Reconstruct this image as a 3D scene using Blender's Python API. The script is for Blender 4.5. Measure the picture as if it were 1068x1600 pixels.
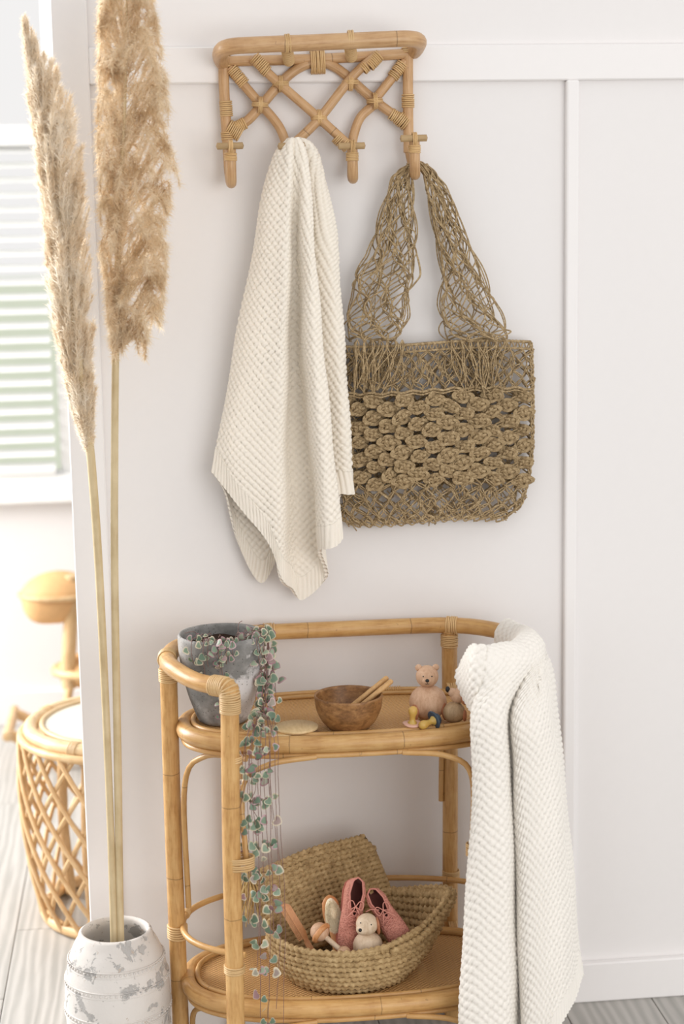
import bpy, bmesh, math, random
import numpy as np
from mathutils import Matrix, Vector
for _o in list(bpy.data.objects): bpy.data.objects.remove(_o)
SC = bpy.context.scene
COL = SC.collection
RNG = np.random.default_rng(7)
random.seed(7)
pi, sin, cos, tau = math.pi, math.sin, math.cos, math.tau
# ---------------------------------------------------------------- camera
W_PX, H_PX, F_PX = 1068, 1600, 2700.0
CAM = np.array([0.0, -3.2, 1.5647])
_P, _Y, _R = math.radians(9.7018), math.radians(6.2473), math.radians(-0.994)
_fw = np.array([sin(_Y)*cos(_P), cos(_Y)*cos(_P), -sin(_P)])
_rt = np.array([cos(_Y), -sin(_Y), 0.0]); _up = np.cross(_rt, _fw)
RT = _rt*cos(_R) + _up*sin(_R); UP = _up*cos(_R) - _rt*sin(_R)
cd = bpy.data.cameras.new('camera'); cam = bpy.data.objects.new('camera', cd); COL.objects.link(cam)
cam.matrix_world = Matrix(((RT[0], UP[0], -_fw[0], CAM[0]), (RT[1], UP[1], -_fw[1], CAM[1]), (RT[2], UP[2], -_fw[2], CAM[2]), (0, 0, 0, 1)))
cd.sensor_fit = 'HORIZONTAL'; cd.sensor_width = 24.0; cd.lens = F_PX/W_PX*24.0
cd.clip_start = 0.05; cd.clip_end = 200
cd.dof.use_dof = True; cd.dof.focus_distance = 3.12; cd.dof.aperture_fstop = 2.6
SC.camera = cam
# ---------------------------------------------------------------- light
SC.view_settings.view_transform = 'Standard'; SC.view_settings.look = 'None'
SC.view_settings.gamma = 1.0; SC.view_settings.use_curve_mapping = False
SC.view_settings.exposure = 0.0
wd = bpy.data.worlds.new('sky'); SC.world = wd; wd.use_nodes = True
_bg = wd.node_tree.nodes['Background']; _bg.inputs[0].default_value = (1.0, 0.985, 0.975, 1); _bg.inputs[1].default_value = 0.90
def area(name, loc, target, sx, sy, watts, col=(1, 1, 1)):
    l = bpy.data.lights.new(name, 'AREA'); l.shape = 'RECTANGLE'; l.size = sx; l.size_y = sy; l.energy = watts; l.color = col
    o = bpy.data.objects.new(name, l); COL.objects.link(o); o.location = loc
    o.rotation_euler = (Vector(target)-Vector(loc)).to_track_quat('-Z', 'Y').to_euler(); return o
area('window_light_room', (2.0, -3.9, 1.35), (0.3, 0, 0.9), 2.6, 2.2, 56, (1, 0.985, 0.96))
area('far_room_fill', (-2.6, 1.35, 1.7), (-0.35, 0.6, 0.2), 1.8, 1.7, 185, (1, 0.99, 0.975))  # added fill lamp at the side of the far room, not its window
# ---------------------------------------------------------------- helpers
def at(px, py, Y):
    """point of the plane y = Y that the photograph shows at a pixel (arrays allowed)"""
    px, py, Y = np.broadcast_arrays(np.asarray(px, float), np.asarray(py, float), np.asarray(Y, float))
    d = _fw + RT*((px[..., None]-W_PX/2)/F_PX) + UP*((H_PX/2-py[..., None])/F_PX)
    t = (Y-CAM[1])/d[..., 1]
    return CAM + d*t[..., None]
def atz(px, py, Z):
    d = _fw + RT*((px-W_PX/2)/F_PX) + UP*((H_PX/2-py)/F_PX)
    return CAM + d*((Z-CAM[2])/d[2])
def spl(P, n, closed=False):
    """Catmull-Rom through P, n samples, roughly even in arc length"""
    P = np.asarray(P, float); m = len(P)
    if closed: Q = np.vstack([P[-1], P, P[0], P[1]]); segs = m
    else: Q = np.vstack([2*P[0]-P[1], P, 2*P[-1]-P[-2]]); segs = m-1
    N = max(8*segs, 4*n); t = np.linspace(0, segs, N+1)[:, None]; i = np.minimum(t.astype(int), segs-1)[:, 0]; f = t-i[:, None]
    a, b, c, d = Q[i], Q[i+1], Q[i+2], Q[i+3]
    X = 0.5*(2*b + (c-a)*f + (2*a-5*b+4*c-d)*f*f + (3*b-a-3*c+d)*f**3)
    s = np.concatenate([[0], np.cumsum(np.linalg.norm(np.diff(X, axis=0), axis=1))])
    u = np.linspace(0, s[-1], n+1 if closed else n)
    R = np.stack([np.interp(u, s, X[:, k]) for k in range(X.shape[1])], 1)
    return R[:-1] if closed else R
def spl_at(P, t):
    """Catmull-Rom along axis 0 of array P at parameters t in [0, len-1]"""
    m = len(P); Q = np.concatenate([[2*P[0]-P[1]], P, [2*P[-1]-P[-2]]]); t = np.clip(t, 0, m-1)
    i = np.minimum(t.astype(int), m-2); f = (t-i).reshape((-1,)+(1,)*(P.ndim-1))
    a, b, c, d = Q[i], Q[i+1], Q[i+2], Q[i+3]
    return 0.5*(2*b + (c-a)*f + (2*a-5*b+4*c-d)*f*f + (3*b-a-3*c+d)*f**3)
def unit(v): return v/np.maximum(np.linalg.norm(v, axis=-1, keepdims=True), 1e-9)
def rotm(ax, ang):
    return np.array(Matrix.Rotation(ang, 3, ax))
def euler(rx=0, ry=0, rz=0): return rotm('Z', rz) @ rotm('Y', ry) @ rotm('X', rx)
def align(d):
    """rotation taking +Z to direction d"""
    return np.array(Vector((0, 0, 1)).rotation_difference(Vector(d)).to_matrix())
class MB:
    """collects shapes, then links them as one mesh object"""
    def __init__(s): s.v = []; s.q = []; s.t = []; s.uv = []; s.n = 0
    def add(s, v, q=None, t=None, uv=None):
        v = np.asarray(v, float).reshape(-1, 3); 
        if q is not None and len(q): s.q.append(np.asarray(q, int).reshape(-1, 4)+s.n)
        if t is not None and len(t): s.t.append(np.asarray(t, int).reshape(-1, 3)+s.n)
        s.v.append(v); s.uv.append(np.zeros((len(v), 2)) if uv is None else np.asarray(uv, float).reshape(-1, 2)); s.n += len(v); return s
    def grid(s, X, uv=None, cu=False, cv=False, flip=False):
        a, b = X.shape[:2]; I = np.arange(a*b).reshape(a, b)
        if cu: I = np.vstack([I, I[:1]])
        if cv: I = np.hstack([I, I[:, :1]])
        q = np.stack([I[:-1, :-1], I[1:, :-1], I[1:, 1:], I[:-1, 1:]], -1).reshape(-1, 4)
        return s.add(X, q[:, ::-1] if flip else q, None, uv)
    def tube(s, P, r, n=8, closed=False, cap=True, rip=None, u0=0.0, flat=1.0, ref=None):
        P = np.asarray(P, float); m = len(P); r = np.broadcast_to(np.asarray(r, float), (m,))
        T = unit(np.roll(P, -1, 0)-np.roll(P, 1, 0)) if closed else unit(np.gradient(P, axis=0))
        if ref is not None:
            N = unit(np.cross(T, np.broadcast_to(np.asarray(ref, float), T.shape)))
        else:
            N = np.zeros_like(P); k = np.array([0, 0, 1.0]) if abs(T[0, 2]) < .9 else np.array([1.0, 0, 0])
            c = unit(np.cross(T[0], k))
            for i in range(m):
                c = c-T[i]*(c@T[i]); c = c/max(np.linalg.norm(c), 1e-9); N[i] = c
            if closed:
                e = N[0]; c = N[-1]-T[0]*(N[-1]@T[0]); c = unit(c); ang = math.atan2(np.cross(c, e)@T[0], c@e)
                for i in range(m):
                    w = ang*i/m; N[i] = N[i]*cos(w)+np.cross(T[i], N[i])*sin(w)
        B = np.cross(T, N); ph = np.arange(n)*tau/n
        L = np.concatenate([[0], np.cumsum(np.linalg.norm(np.diff(P, axis=0), axis=1))])
        R = r[:, None]*np.ones(n)
        if rip:
            amp, pitch, k, mode = rip
            Lt = L[-1]+(np.linalg.norm(P[0]-P[-1]) if closed else 0)
            if closed: pitch = Lt/max(1, round(Lt/pitch))
            w = k*ph[None, :]-tau*L[:, None]/pitch
            R = R*(1+amp*(np.abs(np.cos(w/2))*2-1.2 if mode else np.cos(w)))
        X = P[:, None]+(N[:, None]*np.cos(ph)[None, :, None]+flat*B[:, None]*np.sin(ph)[None, :, None])*R[..., None]
        uv = np.stack([np.repeat(L[:, None]+u0, n, 1), np.repeat(ph[None]/tau, m, 0)], -1)
        s.grid(X, uv, cu=closed, cv=True)
        if cap and not closed:
            for e, i in ((0, 0), (1, m-1)):
                c = P[i]+T[i]*(r[i]*.35)*(1 if e else -1)
                ring = X[i]; k = np.arange(n); tt = np.stack([k, (k+1) % n, np.full(n, n)], 1)
                s.add(np.vstack([ring, c]), None, tt if e else tt[:, ::-1], np.full((n+1, 2), [L[i]+u0, .5]))
        return s
    def lathe(s, prof, n=32, c=(0, 0, 0), M=None, sx=1, sy=1):
        prof = np.asarray(prof, float); a = np.arange(n)*tau/n
        X = np.stack([prof[:, None, 0]*np.cos(a)*sx, prof[:, None, 0]*np.sin(a)*sy, np.repeat(prof[:, 1:2], n, 1)], -1)
        L = np.concatenate([[0], np.cumsum(np.linalg.norm(np.diff(prof, axis=0), axis=1))])
        uv = np.stack([np.repeat(L[:, None], n, 1), np.repeat(a[None]/tau, len(prof), 0)], -1)
        if M is not None: X = X @ np.asarray(M).T
        return s.grid(X+np.asarray(c), uv, cv=True, flip=True)
    def ball(s, c, r, M=None, n=20, m=14):
        r = np.broadcast_to(np.asarray(r, float), (3,)); t = np.linspace(0.001, pi-.001, m)
        a = np.arange(n)*tau/n
        X = np.stack([np.sin(t)[:, None]*np.cos(a), np.sin(t)[:, None]*np.sin(a), np.repeat(np.cos(t)[:, None], n, 1)], -1)*r
        uv = np.stack([np.repeat(t[:, None]/pi, n, 1), np.repeat(a[None]/tau, m, 0)], -1)
        if M is not None: X = X @ np.asarray(M).T
        return s.grid(X+np.asarray(c), uv, cv=True)
    def box(s, x0, x1, y0, y1, z0, z1, b=0.0, M=None, c=(0, 0, 0), seg=1):
        bm = bmesh.new(); bmesh.ops.create_cube(bm, size=1)
        for v in bm.verts: v.co = ((x0+x1)/2+v.co.x*(x1-x0), (y0+y1)/2+v.co.y*(y1-y0), (z0+z1)/2+v.co.z*(z1-z0))
        if b > 0: bmesh.ops.bevel(bm, geom=list(bm.edges), offset=b, segments=seg, affect='EDGES', profile=.5)
        bm.verts.index_update(); v = np.array([w.co[:] for w in bm.verts])
        if M is not None: v = v @ np.asarray(M).T
        q, t = [], []
        for f in bm.faces:
            ix = [w.index for w in f.verts]
            if len(ix) == 4: q.append(ix)
            else:
                for k in range(1, len(ix)-1): t.append([ix[0], ix[k], ix[k+1]])
        bm.free(); return s.add(v+np.asarray(c), q or None, t or None)
    def mesh(s, name, org, smooth=True):
        me = bpy.data.meshes.new(name); v = np.concatenate(s.v)-np.asarray(org); uv = np.concatenate(s.uv)
        q = np.concatenate(s.q) if s.q else np.zeros((0, 4), int); t = np.concatenate(s.t) if s.t else np.zeros((0, 3), int)
        li = np.concatenate([q.ravel(), t.ravel()]).astype(np.int32); nf = len(q)+len(t)
        me.vertices.add(len(v)); me.vertices.foreach_set('co', v.astype(np.float32).ravel())
        me.loops.add(len(li)); me.loops.foreach_set('vertex_index', li)
        me.polygons.add(nf); ls = np.concatenate([np.arange(len(q))*4, len(q)*4+np.arange(len(t))*3]).astype(np.int32)
        me.polygons.foreach_set('loop_start', ls)
        me.update(calc_edges=True)
        l = me.uv_layers.new(name='UVMap'); l.data.foreach_set('uv', uv[li].astype(np.float32).ravel())
        me.polygons.foreach_set('use_smooth', np.full(nf, bool(smooth))); me.validate(); return me
    def build(s, name, mat, parent=None, label=None, cat=None, group=None, kind=None, smooth=True, org=None):
        if org is None:
            if parent is not None: org = wloc(parent)
            else:
                V = np.concatenate(s.v); a, b = V.min(0), V.max(0); org = np.array([(a[0]+b[0])/2, (a[1]+b[1])/2, a[2]])
        me = s.mesh(name, org, smooth)
        if isinstance(mat, str): mat = M[mat]
        me.materials.append(mat); o = bpy.data.objects.new(name, me); COL.objects.link(o)
        if parent is not None:
            o.parent = parent; o.location = np.asarray(org)-wloc(parent)
        else: o.location = org
        WL[o.name] = np.array(org, float); return tag(o, label, cat, group, kind)
WL = {}
def wloc(o): return WL[o.name]
def tag(o, label=None, cat=None, group=None, kind=None):
    if label: o['label'] = label
    if cat: o['category'] = cat
    if group: o['group'] = group
    if kind: o['kind'] = kind
    return o
def thing(name, label, cat, loc, group=None):
    o = bpy.data.objects.new(name, None); COL.objects.link(o); o.location = loc; o.empty_display_size = .05
    WL[o.name] = np.array(loc, float); return tag(o, label, cat, group)
def piece(name, me, parent, loc, M3=None, scale=1.0):
    """another object that shares the mesh me (built about its own origin)"""
    o = bpy.data.objects.new(name, me); COL.objects.link(o); o.parent = parent
    R = np.eye(3) if M3 is None else np.asarray(M3); l = np.asarray(loc)-wloc(parent); sc = np.broadcast_to(np.asarray(scale, float), (3,))
    m = np.eye(4); m[:3, :3] = R*sc[None, :]; m[:3, 3] = l
    o.matrix_local = Matrix(m.tolist()); WL[o.name] = np.array(loc, float); return o
def wraps(mb, c, d, R, n, r=.0016, gap=1.02, side=None, ov=1.0):
    """n turns of split cane round a pole of radius R at c along d (ov stretches the turn sideways along side)"""
    d = unit(np.asarray(d, float)); 
    k = np.asarray(side, float) if side is not None else (np.array([0, 1.0, 0]) if abs(d[1]) < .9 else np.array([1.0, 0, 0]))
    a = unit(k-d*(k@d)); b = np.cross(d, a); t = np.arange(14)*tau/14
    for i in range(n):
        o = np.asarray(c)+d*((i-(n-1)/2)*2*r*gap)+d*random.uniform(-.0002, .0002)
        sk = random.uniform(-.05, .05)
        ring = o+(a*np.cos(t)[:, None]*ov+b*np.sin(t)[:, None])*(R+r*.5)+d*(np.sin(t+random.random())*R*sk)[:, None]
        mb.tube(ring, r, 5, closed=True)
    return mb
def lash(mb, c, d1, d2, R, r=.0015):
    """cross lashing where two poles with directions d1, d2 meet"""
    for d in (unit(unit(d1)+unit(d2)), unit(unit(d1)-unit(d2))):
        for k in (-1, 0, 1):
            a = np.array([0, 1.0, 0]); a = unit(a-d*(a@d)); b = np.cross(d, a); t = np.arange(16)*tau/16
            ring = np.asarray(c)+d*(k*2*r)+a*(np.cos(t)[:, None])*(R*1.75)+b*(np.sin(t)[:, None])*R*1.5
            mb.tube(ring, r, 5, closed=True)
    return mb
# ---------------------------------------------------------------- materials
M = {}
class NT:
    def __init__(s, name, rough=.5, spec=.5):
        m = bpy.data.materials.new(name); m.use_nodes = True; s.m = m; s.t = m.node_tree; s.b = s.t.nodes['Principled BSDF']
        s.b.inputs['Roughness'].default_value = rough; s.b.inputs['Specular IOR Level'].default_value = spec; M[name] = m
    def n(s, typ, **kw):
        k = s.t.nodes.new(typ)
        for a, v in kw.items():
            if a.startswith('i_'):
                key = a[2:]; key = int(key) if key.isdigit() else key.replace('_', ' ')
                if hasattr(v, 'is_linked') or isinstance(v, bpy.types.NodeSocket): s.t.links.new(v, k.inputs[key])
                else: k.inputs[key].default_value = v
            else: setattr(k, a, v)
        return k
    def l(s, a, b): s.t.links.new(a, b)
    def coord(s, kind='Object', scale=(1, 1, 1)):
        c = s.n('ShaderNodeTexCoord'); mp = s.n('ShaderNodeMapping'); s.l(c.outputs[kind], mp.inputs[0]); mp.inputs['Scale'].default_value = scale
        return mp.outputs[0]
    def noise(s, vec, scale, detail=3, rough=.55, dist=0):
        k = s.n('ShaderNodeTexNoise', i_Scale=scale, i_Detail=detail, i_Roughness=rough, i_Distortion=dist); s.l(vec, k.inputs['Vector']); return k.outputs['Fac']
    def ramp(s, fac, stops):
        k = s.n('ShaderNodeValToRGB'); e = k.color_ramp.elements
        while len(e) < len(stops): e.new(.5)
        for x, (p, c) in zip(e, stops): x.position = p; x.color = (*c, 1) if len(c) == 3 else c
        s.l(fac, k.inputs[0]); return k.outputs[0]
    def mix(s, fac, a, b, mode='MIX'):
        k = s.n('ShaderNodeMix', data_type='RGBA', blend_type=mode)
        for v, i in ((fac, 0), (a, 6), (b, 7)):
            if isinstance(v, (int, float)): k.inputs[i].default_value = v
            elif isinstance(v, tuple): k.inputs[i].default_value = (*v, 1)
            else: s.l(v, k.inputs[i])
        return k.outputs[2]
    def math(s, op, a, b=0.0, c=None):
        k = s.n('ShaderNodeMath', operation=op)
        for i, v in enumerate((a, b, c)):
            if v is None: continue
            if isinstance(v, (int, float)): k.inputs[i].default_value = v
            else: s.l(v, k.inputs[i])
        return k.outputs[0]
    def base(s, v):
        if isinstance(v, tuple): s.b.inputs['Base Color'].default_value = (*v, 1)
        else: s.l(v, s.b.inputs['Base Color'])
        return s
    def bump(s, h, strength=.3, dist=.001):
        k = s.n('ShaderNodeBump', i_Strength=strength, i_Distance=dist); s.l(h, k.inputs['Height']); s.l(k.outputs[0], s.b.inputs['Normal']); return s
    def rnd(s): return s.n('ShaderNodeObjectInfo').outputs['Random']
def srgb(r, g, b): return tuple(((x/255+.055)/1.055)**2.4 if x > 10 else x/255/12.92 for x in (r, g, b))
def mat_rattan(name, c0, c1, c2, rough=.38, node=True):
    m = NT(name, rough, .45); uv = m.coord('UV'); ob = m.coord('Object')
    sc = m.n('ShaderNodeMapping'); m.l(uv, sc.inputs[0]); sc.inputs['Scale'].default_value = (9, 7, 1)
    f1 = m.noise(sc.outputs[0], 3.0, 4, .6, .3); f2 = m.noise(ob, 22, 3, .6)
    f = m.math('ADD', m.math('MULTIPLY', f1, .6), m.math('MULTIPLY', f2, .4))
    col = m.ramp(f, [(.32, c2), (.5, c0), (.68, c1)])
    if node:      # dark joints of the cane, unevenly spaced along the pole
        sx = m.n('ShaderNodeSeparateXYZ'); m.l(uv, sx.inputs[0])
        w = m.math('ADD', m.math('MULTIPLY', sx.outputs[0], 5.1), m.math('MULTIPLY', f2, .05)); fr = m.math('FRACT', w)
        ln = m.math('LESS_THAN', fr, .009)
        col = m.mix(m.math('MULTIPLY', ln, .55), col, tuple(x*.35 for x in c2))
        sp = m.math('GREATER_THAN', m.noise(ob, 85, 2, .5), .74); col = m.mix(m.math('MULTIPLY', sp, .35), col, tuple(x*.5 for x in c2))
    hv = m.n('ShaderNodeHueSaturation'); m.l(col, hv.inputs['Color']); m.l(m.math('ADD', m.math('MULTIPLY', m.rnd(), .16), .92), hv.inputs['Value'])
    m.base(hv.outputs[0]); m.bump(f1, .12, .002); m.b.inputs['Coat Weight'].default_value = .12; m.b.inputs['Coat Roughness'].default_value = .25
    return m
mat_rattan('rattan', srgb(203, 158, 99), srgb(216, 176, 118), srgb(176, 128, 72))
mat_rattan('rattan_rack', srgb(198, 158, 114), srgb(212, 176, 132), srgb(168, 126, 82), .42)
mat_rattan('rattan_pale', srgb(222, 192, 148), srgb(234, 208, 168), srgb(200, 164, 116), .45, False)
mat_rattan('rattan_stool', srgb(216, 180, 132), srgb(232, 202, 160), srgb(190, 148, 98), .45, False)
mat_rattan('cane_binding', srgb(214, 178, 126), srgb(228, 198, 150), srgb(190, 150, 98), .5, False)
mat_rattan('cane_end', srgb(176, 148, 108), srgb(190, 162, 120), srgb(150, 120, 82), .7, False)
def mat_plain(name, col, rough=.5, var=.0, spec=.5, nscale=30, bump=0):
    m = NT(name, rough, spec); ob = m.coord('Object'); f = m.noise(ob, nscale, 4, .6)
    m.base(m.mix(f, tuple(x*(1-var) for x in col), tuple(min(1, x*(1+var)) for x in col)))
    if bump: m.bump(f, bump, .002)
    return m
mat_plain('wall_paint', srgb(236, 233, 232), .75, .012, .3, 60, .06)
mat_plain('trim_paint', srgb(239, 236, 235), .5, .01, .4, 60, .04)
mat_plain('window_paint', srgb(242, 242, 240), .5, .01)
mat_plain('lawn_lit', (.74, .80, .64), .9, .12, .2, 3)  # pale green: bright outdoor light put into the lawn's colour
# floor boards
m = NT('floor_wood', .42, .5); ob = m.coord('Object', (5.5, .55, 1)); rv = m.n('ShaderNodeVectorMath', operation='ADD'); m.l(ob, rv.inputs[0])
cb = m.n('ShaderNodeCombineXYZ'); m.l(m.math('MULTIPLY', m.rnd(), 37.0), cb.inputs[0]); m.l(m.math('MULTIPLY', m.rnd(), 11.0), cb.inputs[1]); m.l(cb.outputs[0], rv.inputs[1])
f1 = m.noise(rv.outputs[0], 2.2, 5, .6, 1.6); wv = m.n('ShaderNodeTexWave', wave_type='BANDS', bands_direction='X', i_Scale=2.6, i_Distortion=7.5, i_Detail=3.0, i_Detail_Scale=1.3); m.l(rv.outputs[0], wv.inputs[0])
f = m.math('ADD', m.math('MULTIPLY', f1, .6), m.math('MULTIPLY', wv.outputs['Fac'], .4))
m.base(m.ramp(f, [(.25, srgb(160, 158, 153)), (.5, srgb(174, 171, 166)), (.75, srgb(187, 184, 179))])); m.bump(f, .15, .001)
mat_plain('floor_gap', srgb(95, 92, 88), .8)
# knitted wool
def mat_wool(name, col):
    m = NT(name, .95, .15); uv = m.coord('UV'); f = m.noise(uv, 900, 3, .7); g = m.noise(uv, 60, 2, .5)
    m.base(m.mix(g, tuple(x*.96 for x in col), col)); m.bump(f, .5, .0012)
    m.b.inputs['Sheen Weight'].default_value = .25; m.b.inputs['Sheen Roughness'].default_value = .5; return m
mat_wool('wool_cream', srgb(250, 242, 229)); mat_wool('wool_white', srgb(247, 242, 234))
# dried grasses
def mat_fibre(name, a, b, c, sc=120, rough=.75, stripe=None):
    m = NT(name, rough, .3); uv = m.coord('UV'); ob = m.coord('Object'); f = m.noise(ob, sc, 3, .6)
    if stripe:
        wv = m.n('ShaderNodeMapping'); m.l(uv, wv.inputs[0]); wv.inputs['Scale'].default_value = stripe
        f = m.math('ADD', m.math('MULTIPLY', f, .45), m.math('MULTIPLY', m.noise(wv.outputs[0], 1.0, 4, .7), .55))
    m.base(m.ramp(f, [(.33, c), (.5, a), (.67, b)])); m.bump(f, .4, .001); return m
mat_fibre('seagrass', srgb(166, 142, 106), srgb(212, 190, 152), srgb(98, 76, 50), 160, .75, (260, 6, 1))
mat_fibre('seagrass_basket', srgb(178, 150, 107), srgb(210, 183, 138), srgb(126, 98, 62), 90, .75, (140, 5, 1))
mat_fibre('raffia', srgb(206, 176, 118), srgb(222, 194, 140), srgb(176, 142, 88), 80)
mat_fibre('plume_pale', srgb(250, 241, 226), srgb(252, 246, 236), srgb(242, 229, 208), 25, .95)
mat_fibre('plume_tan', srgb(243, 229, 205), srgb(250, 240, 222), srgb(224, 202, 168), 22, .95)
mat_fibre('reed_stem', srgb(204, 184, 146), srgb(218, 199, 163), srgb(184, 160, 120), 18, .55, (6, 3, 1))
# woven cane matting of the trays
m = NT('cane_matting', .55, .4); ob = m.coord('Object'); rt = m.n('ShaderNodeMapping'); m.l(ob, rt.inputs[0]); rt.inputs['Rotation'].default_value = (0, 0, pi/4); rt.inputs['Scale'].default_value = (165, 165, 165)
sx = m.n('ShaderNodeSeparateXYZ'); m.l(rt.outputs[0], sx.inputs[0])
def _cell(a, b):
    fa, fb = m.math('FLOOR', a), m.math('FLOOR', b); return m.math('FLOORED_MODULO', m.math('ADD', fa, fb), 2.0)
par = _cell(sx.outputs[0], sx.outputs[1])
ha = m.math('ABSOLUTE', m.math('SINE', m.math('MULTIPLY', sx.outputs[0], pi))); hb = m.math('ABSOLUTE', m.math('SINE', m.math('MULTIPLY', sx.outputs[1], pi)))
h = m.math('ADD', m.math('MULTIPLY', ha, par), m.math('MULTIPLY', hb, m.math('SUBTRACT', 1.0, par)))
h2 = m.math('MULTIPLY', m.math('POWER', ha, .5), m.math('POWER', hb, .5))
hh = m.math('ADD', m.math('MULTIPLY', h, .5), m.math('MULTIPLY', h2, .5))
cm = m.ramp(hh, [(.08, srgb(120, 80, 42)), (.4, srgb(204, 154, 94)), (.9, srgb(226, 182, 124))]); nz = m.noise(ob, 14, 3, .6)  # shade in the gaps between strands put into the colour
m.base(m.mix(m.math('MULTIPLY', nz, .5), cm, m.mix(.35, cm, srgb(150, 100, 56)))); m.bump(hh, .8, .002)
# wood of the small things
def mat_wood(name, a, b, c, sc=(60, 60, 9), rough=.5, dist=3.0):
    m = NT(name, rough, .4); ob = m.coord('Object', sc); n1 = m.noise(ob, 7.0, 3, .6, .4); n = m.noise(ob, 1.6, 4, .6, dist*.25); f = m.math('ADD', m.math('MULTIPLY', n1, .35), m.math('MULTIPLY', n, .65))
    m.base(m.ramp(f, [(.3, c), (.5, a), (.7, b)])); m.bump(f, .08, .001); return m
mat_wood('beech', srgb(206, 168, 138), srgb(218, 184, 154), srgb(186, 144, 112), (70, 70, 22), .55)
mat_wood('beech_pale', srgb(214, 192, 166), srgb(226, 206, 182), srgb(194, 168, 138), (60, 60, 18), .55)
mat_wood('oak', srgb(176, 148, 114), srgb(192, 164, 130), srgb(150, 122, 90), (80, 80, 22), .55)
mat_wood('birch_disc', srgb(216, 188, 142), srgb(228, 202, 158), srgb(198, 166, 118), (40, 12, 40), .55)
mat_wood('acacia', srgb(140, 98, 58), srgb(172, 128, 80), srgb(94, 62, 34), (26, 26, 44), .4, 5)
mat_wood('pear', srgb(202, 142, 92), srgb(216, 160, 110), srgb(178, 116, 70), (70, 70, 12), .45)
mat_wood('cherry', srgb(178, 116, 82), srgb(190, 130, 94), srgb(156, 96, 64), (70, 70, 20), .5)
mat_wood('stick_wood', srgb(198, 156, 104), srgb(210, 170, 118), srgb(178, 134, 84), (90, 90, 9), .5)
mat_plain('ink_black', (.008, .008, .009), .35); mat_plain('bristle', srgb(240, 228, 200), .9, .05)
mat_plain('latex', srgb(198, 162, 84), .3, .05); mat_plain('silicone_navy', srgb(52, 68, 84), .35, .04); mat_plain('silicone_blush', srgb(214, 170, 152), .35, .03)
M['latex'].node_tree.nodes['Principled BSDF'].inputs['Subsurface Weight'].default_value = .2
for k in ('plume_pale', 'plume_tan'):
    m = M[k]; nt = m.node_tree; b = nt.nodes['Principled BSDF']; b.inputs['Specular IOR Level'].default_value = .1
    tr = nt.nodes.new('ShaderNodeBsdfTranslucent'); mx = nt.nodes.new('ShaderNodeMixShader'); mx.inputs[0].default_value = .58
    nt.links.new(b.inputs['Base Color'].links[0].from_socket, tr.inputs[0]); out = nt.nodes['Material Output']
    nt.links.new(b.outputs[0], mx.inputs[1]); nt.links.new(tr.outputs[0], mx.inputs[2]); nt.links.new(mx.outputs[0], out.inputs[0])
# pink knitted shoes
m = NT('knit_pink', .8, .3); uv = m.coord('UV'); vo = m.n('ShaderNodeTexVoronoi', i_Scale=420.0); m.l(uv, vo.inputs['Vector'])
m.base(m.ramp(vo.outputs['Distance'], [(.05, srgb(150, 90, 80)), (.4, srgb(202, 136, 120)), (.9, srgb(212, 148, 132))])); m.bump(vo.outputs['Distance'], .7, .002)
mat_plain('leather_pink', srgb(206, 134, 120), .55, .05); mat_plain('lace_pink', srgb(214, 148, 132), .7, .05); mat_plain('shoe_inside', srgb(120, 70, 62), .9, .05)
# concrete pot
m = NT('concrete', .9, .25); ob = m.coord('Object'); n1 = m.noise(ob, 11, 5, .65); n2 = m.noise(ob, 120, 3, .6); vo = m.n('ShaderNodeTexVoronoi', i_Scale=190.0); m.l(ob, vo.inputs['Vector'])
c1 = m.ramp(n1, [(.34, srgb(108, 107, 104)), (.5, srgb(140, 138, 135)), (.64, srgb(176, 173, 170))])
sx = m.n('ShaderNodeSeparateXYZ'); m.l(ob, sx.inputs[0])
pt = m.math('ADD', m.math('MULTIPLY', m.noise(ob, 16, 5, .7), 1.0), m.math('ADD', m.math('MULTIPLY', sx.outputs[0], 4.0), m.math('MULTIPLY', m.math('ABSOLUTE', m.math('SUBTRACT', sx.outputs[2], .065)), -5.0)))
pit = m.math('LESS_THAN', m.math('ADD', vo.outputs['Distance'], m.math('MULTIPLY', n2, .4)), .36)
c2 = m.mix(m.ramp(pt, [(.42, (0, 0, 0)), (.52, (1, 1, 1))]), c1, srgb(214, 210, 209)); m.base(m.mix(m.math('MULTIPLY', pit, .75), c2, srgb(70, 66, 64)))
m.bump(m.math('SUBTRACT', n2, m.math('MULTIPLY', pit, 1.3)), .55, .002)
mat_plain('soil', srgb(58, 44, 36), .95, .4, .2, 150, .6)
# whitewashed terracotta vase
m = NT('whitewash', .9, .2); ob = m.coord('Object'); n1 = m.noise(ob, 27, 5, .66, .3); n2 = m.noise(ob, 70, 4, .6); n3 = m.noise(ob, 6, 3, .5)
c = m.mix(m.ramp(n3, [(.4, (0, 0, 0)), (.65, (1, 1, 1))]), srgb(222, 217, 212), srgb(206, 200, 194))
c = m.mix(m.ramp(n1, [(.545, (0, 0, 0)), (.575, (1, 1, 1))]), c, srgb(184, 181, 178)); c = m.mix(m.ramp(n2, [(.66, (0, 0, 0)), (.7, (1, 1, 1))]), c, srgb(196, 182, 170))
m.base(c); m.bump(m.math('SUBTRACT', m.math('MULTIPLY', n2, .6), m.ramp(n1, [(.55, (0, 0, 0)), (.6, (1, 1, 1))])), .5, .003)
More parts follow.
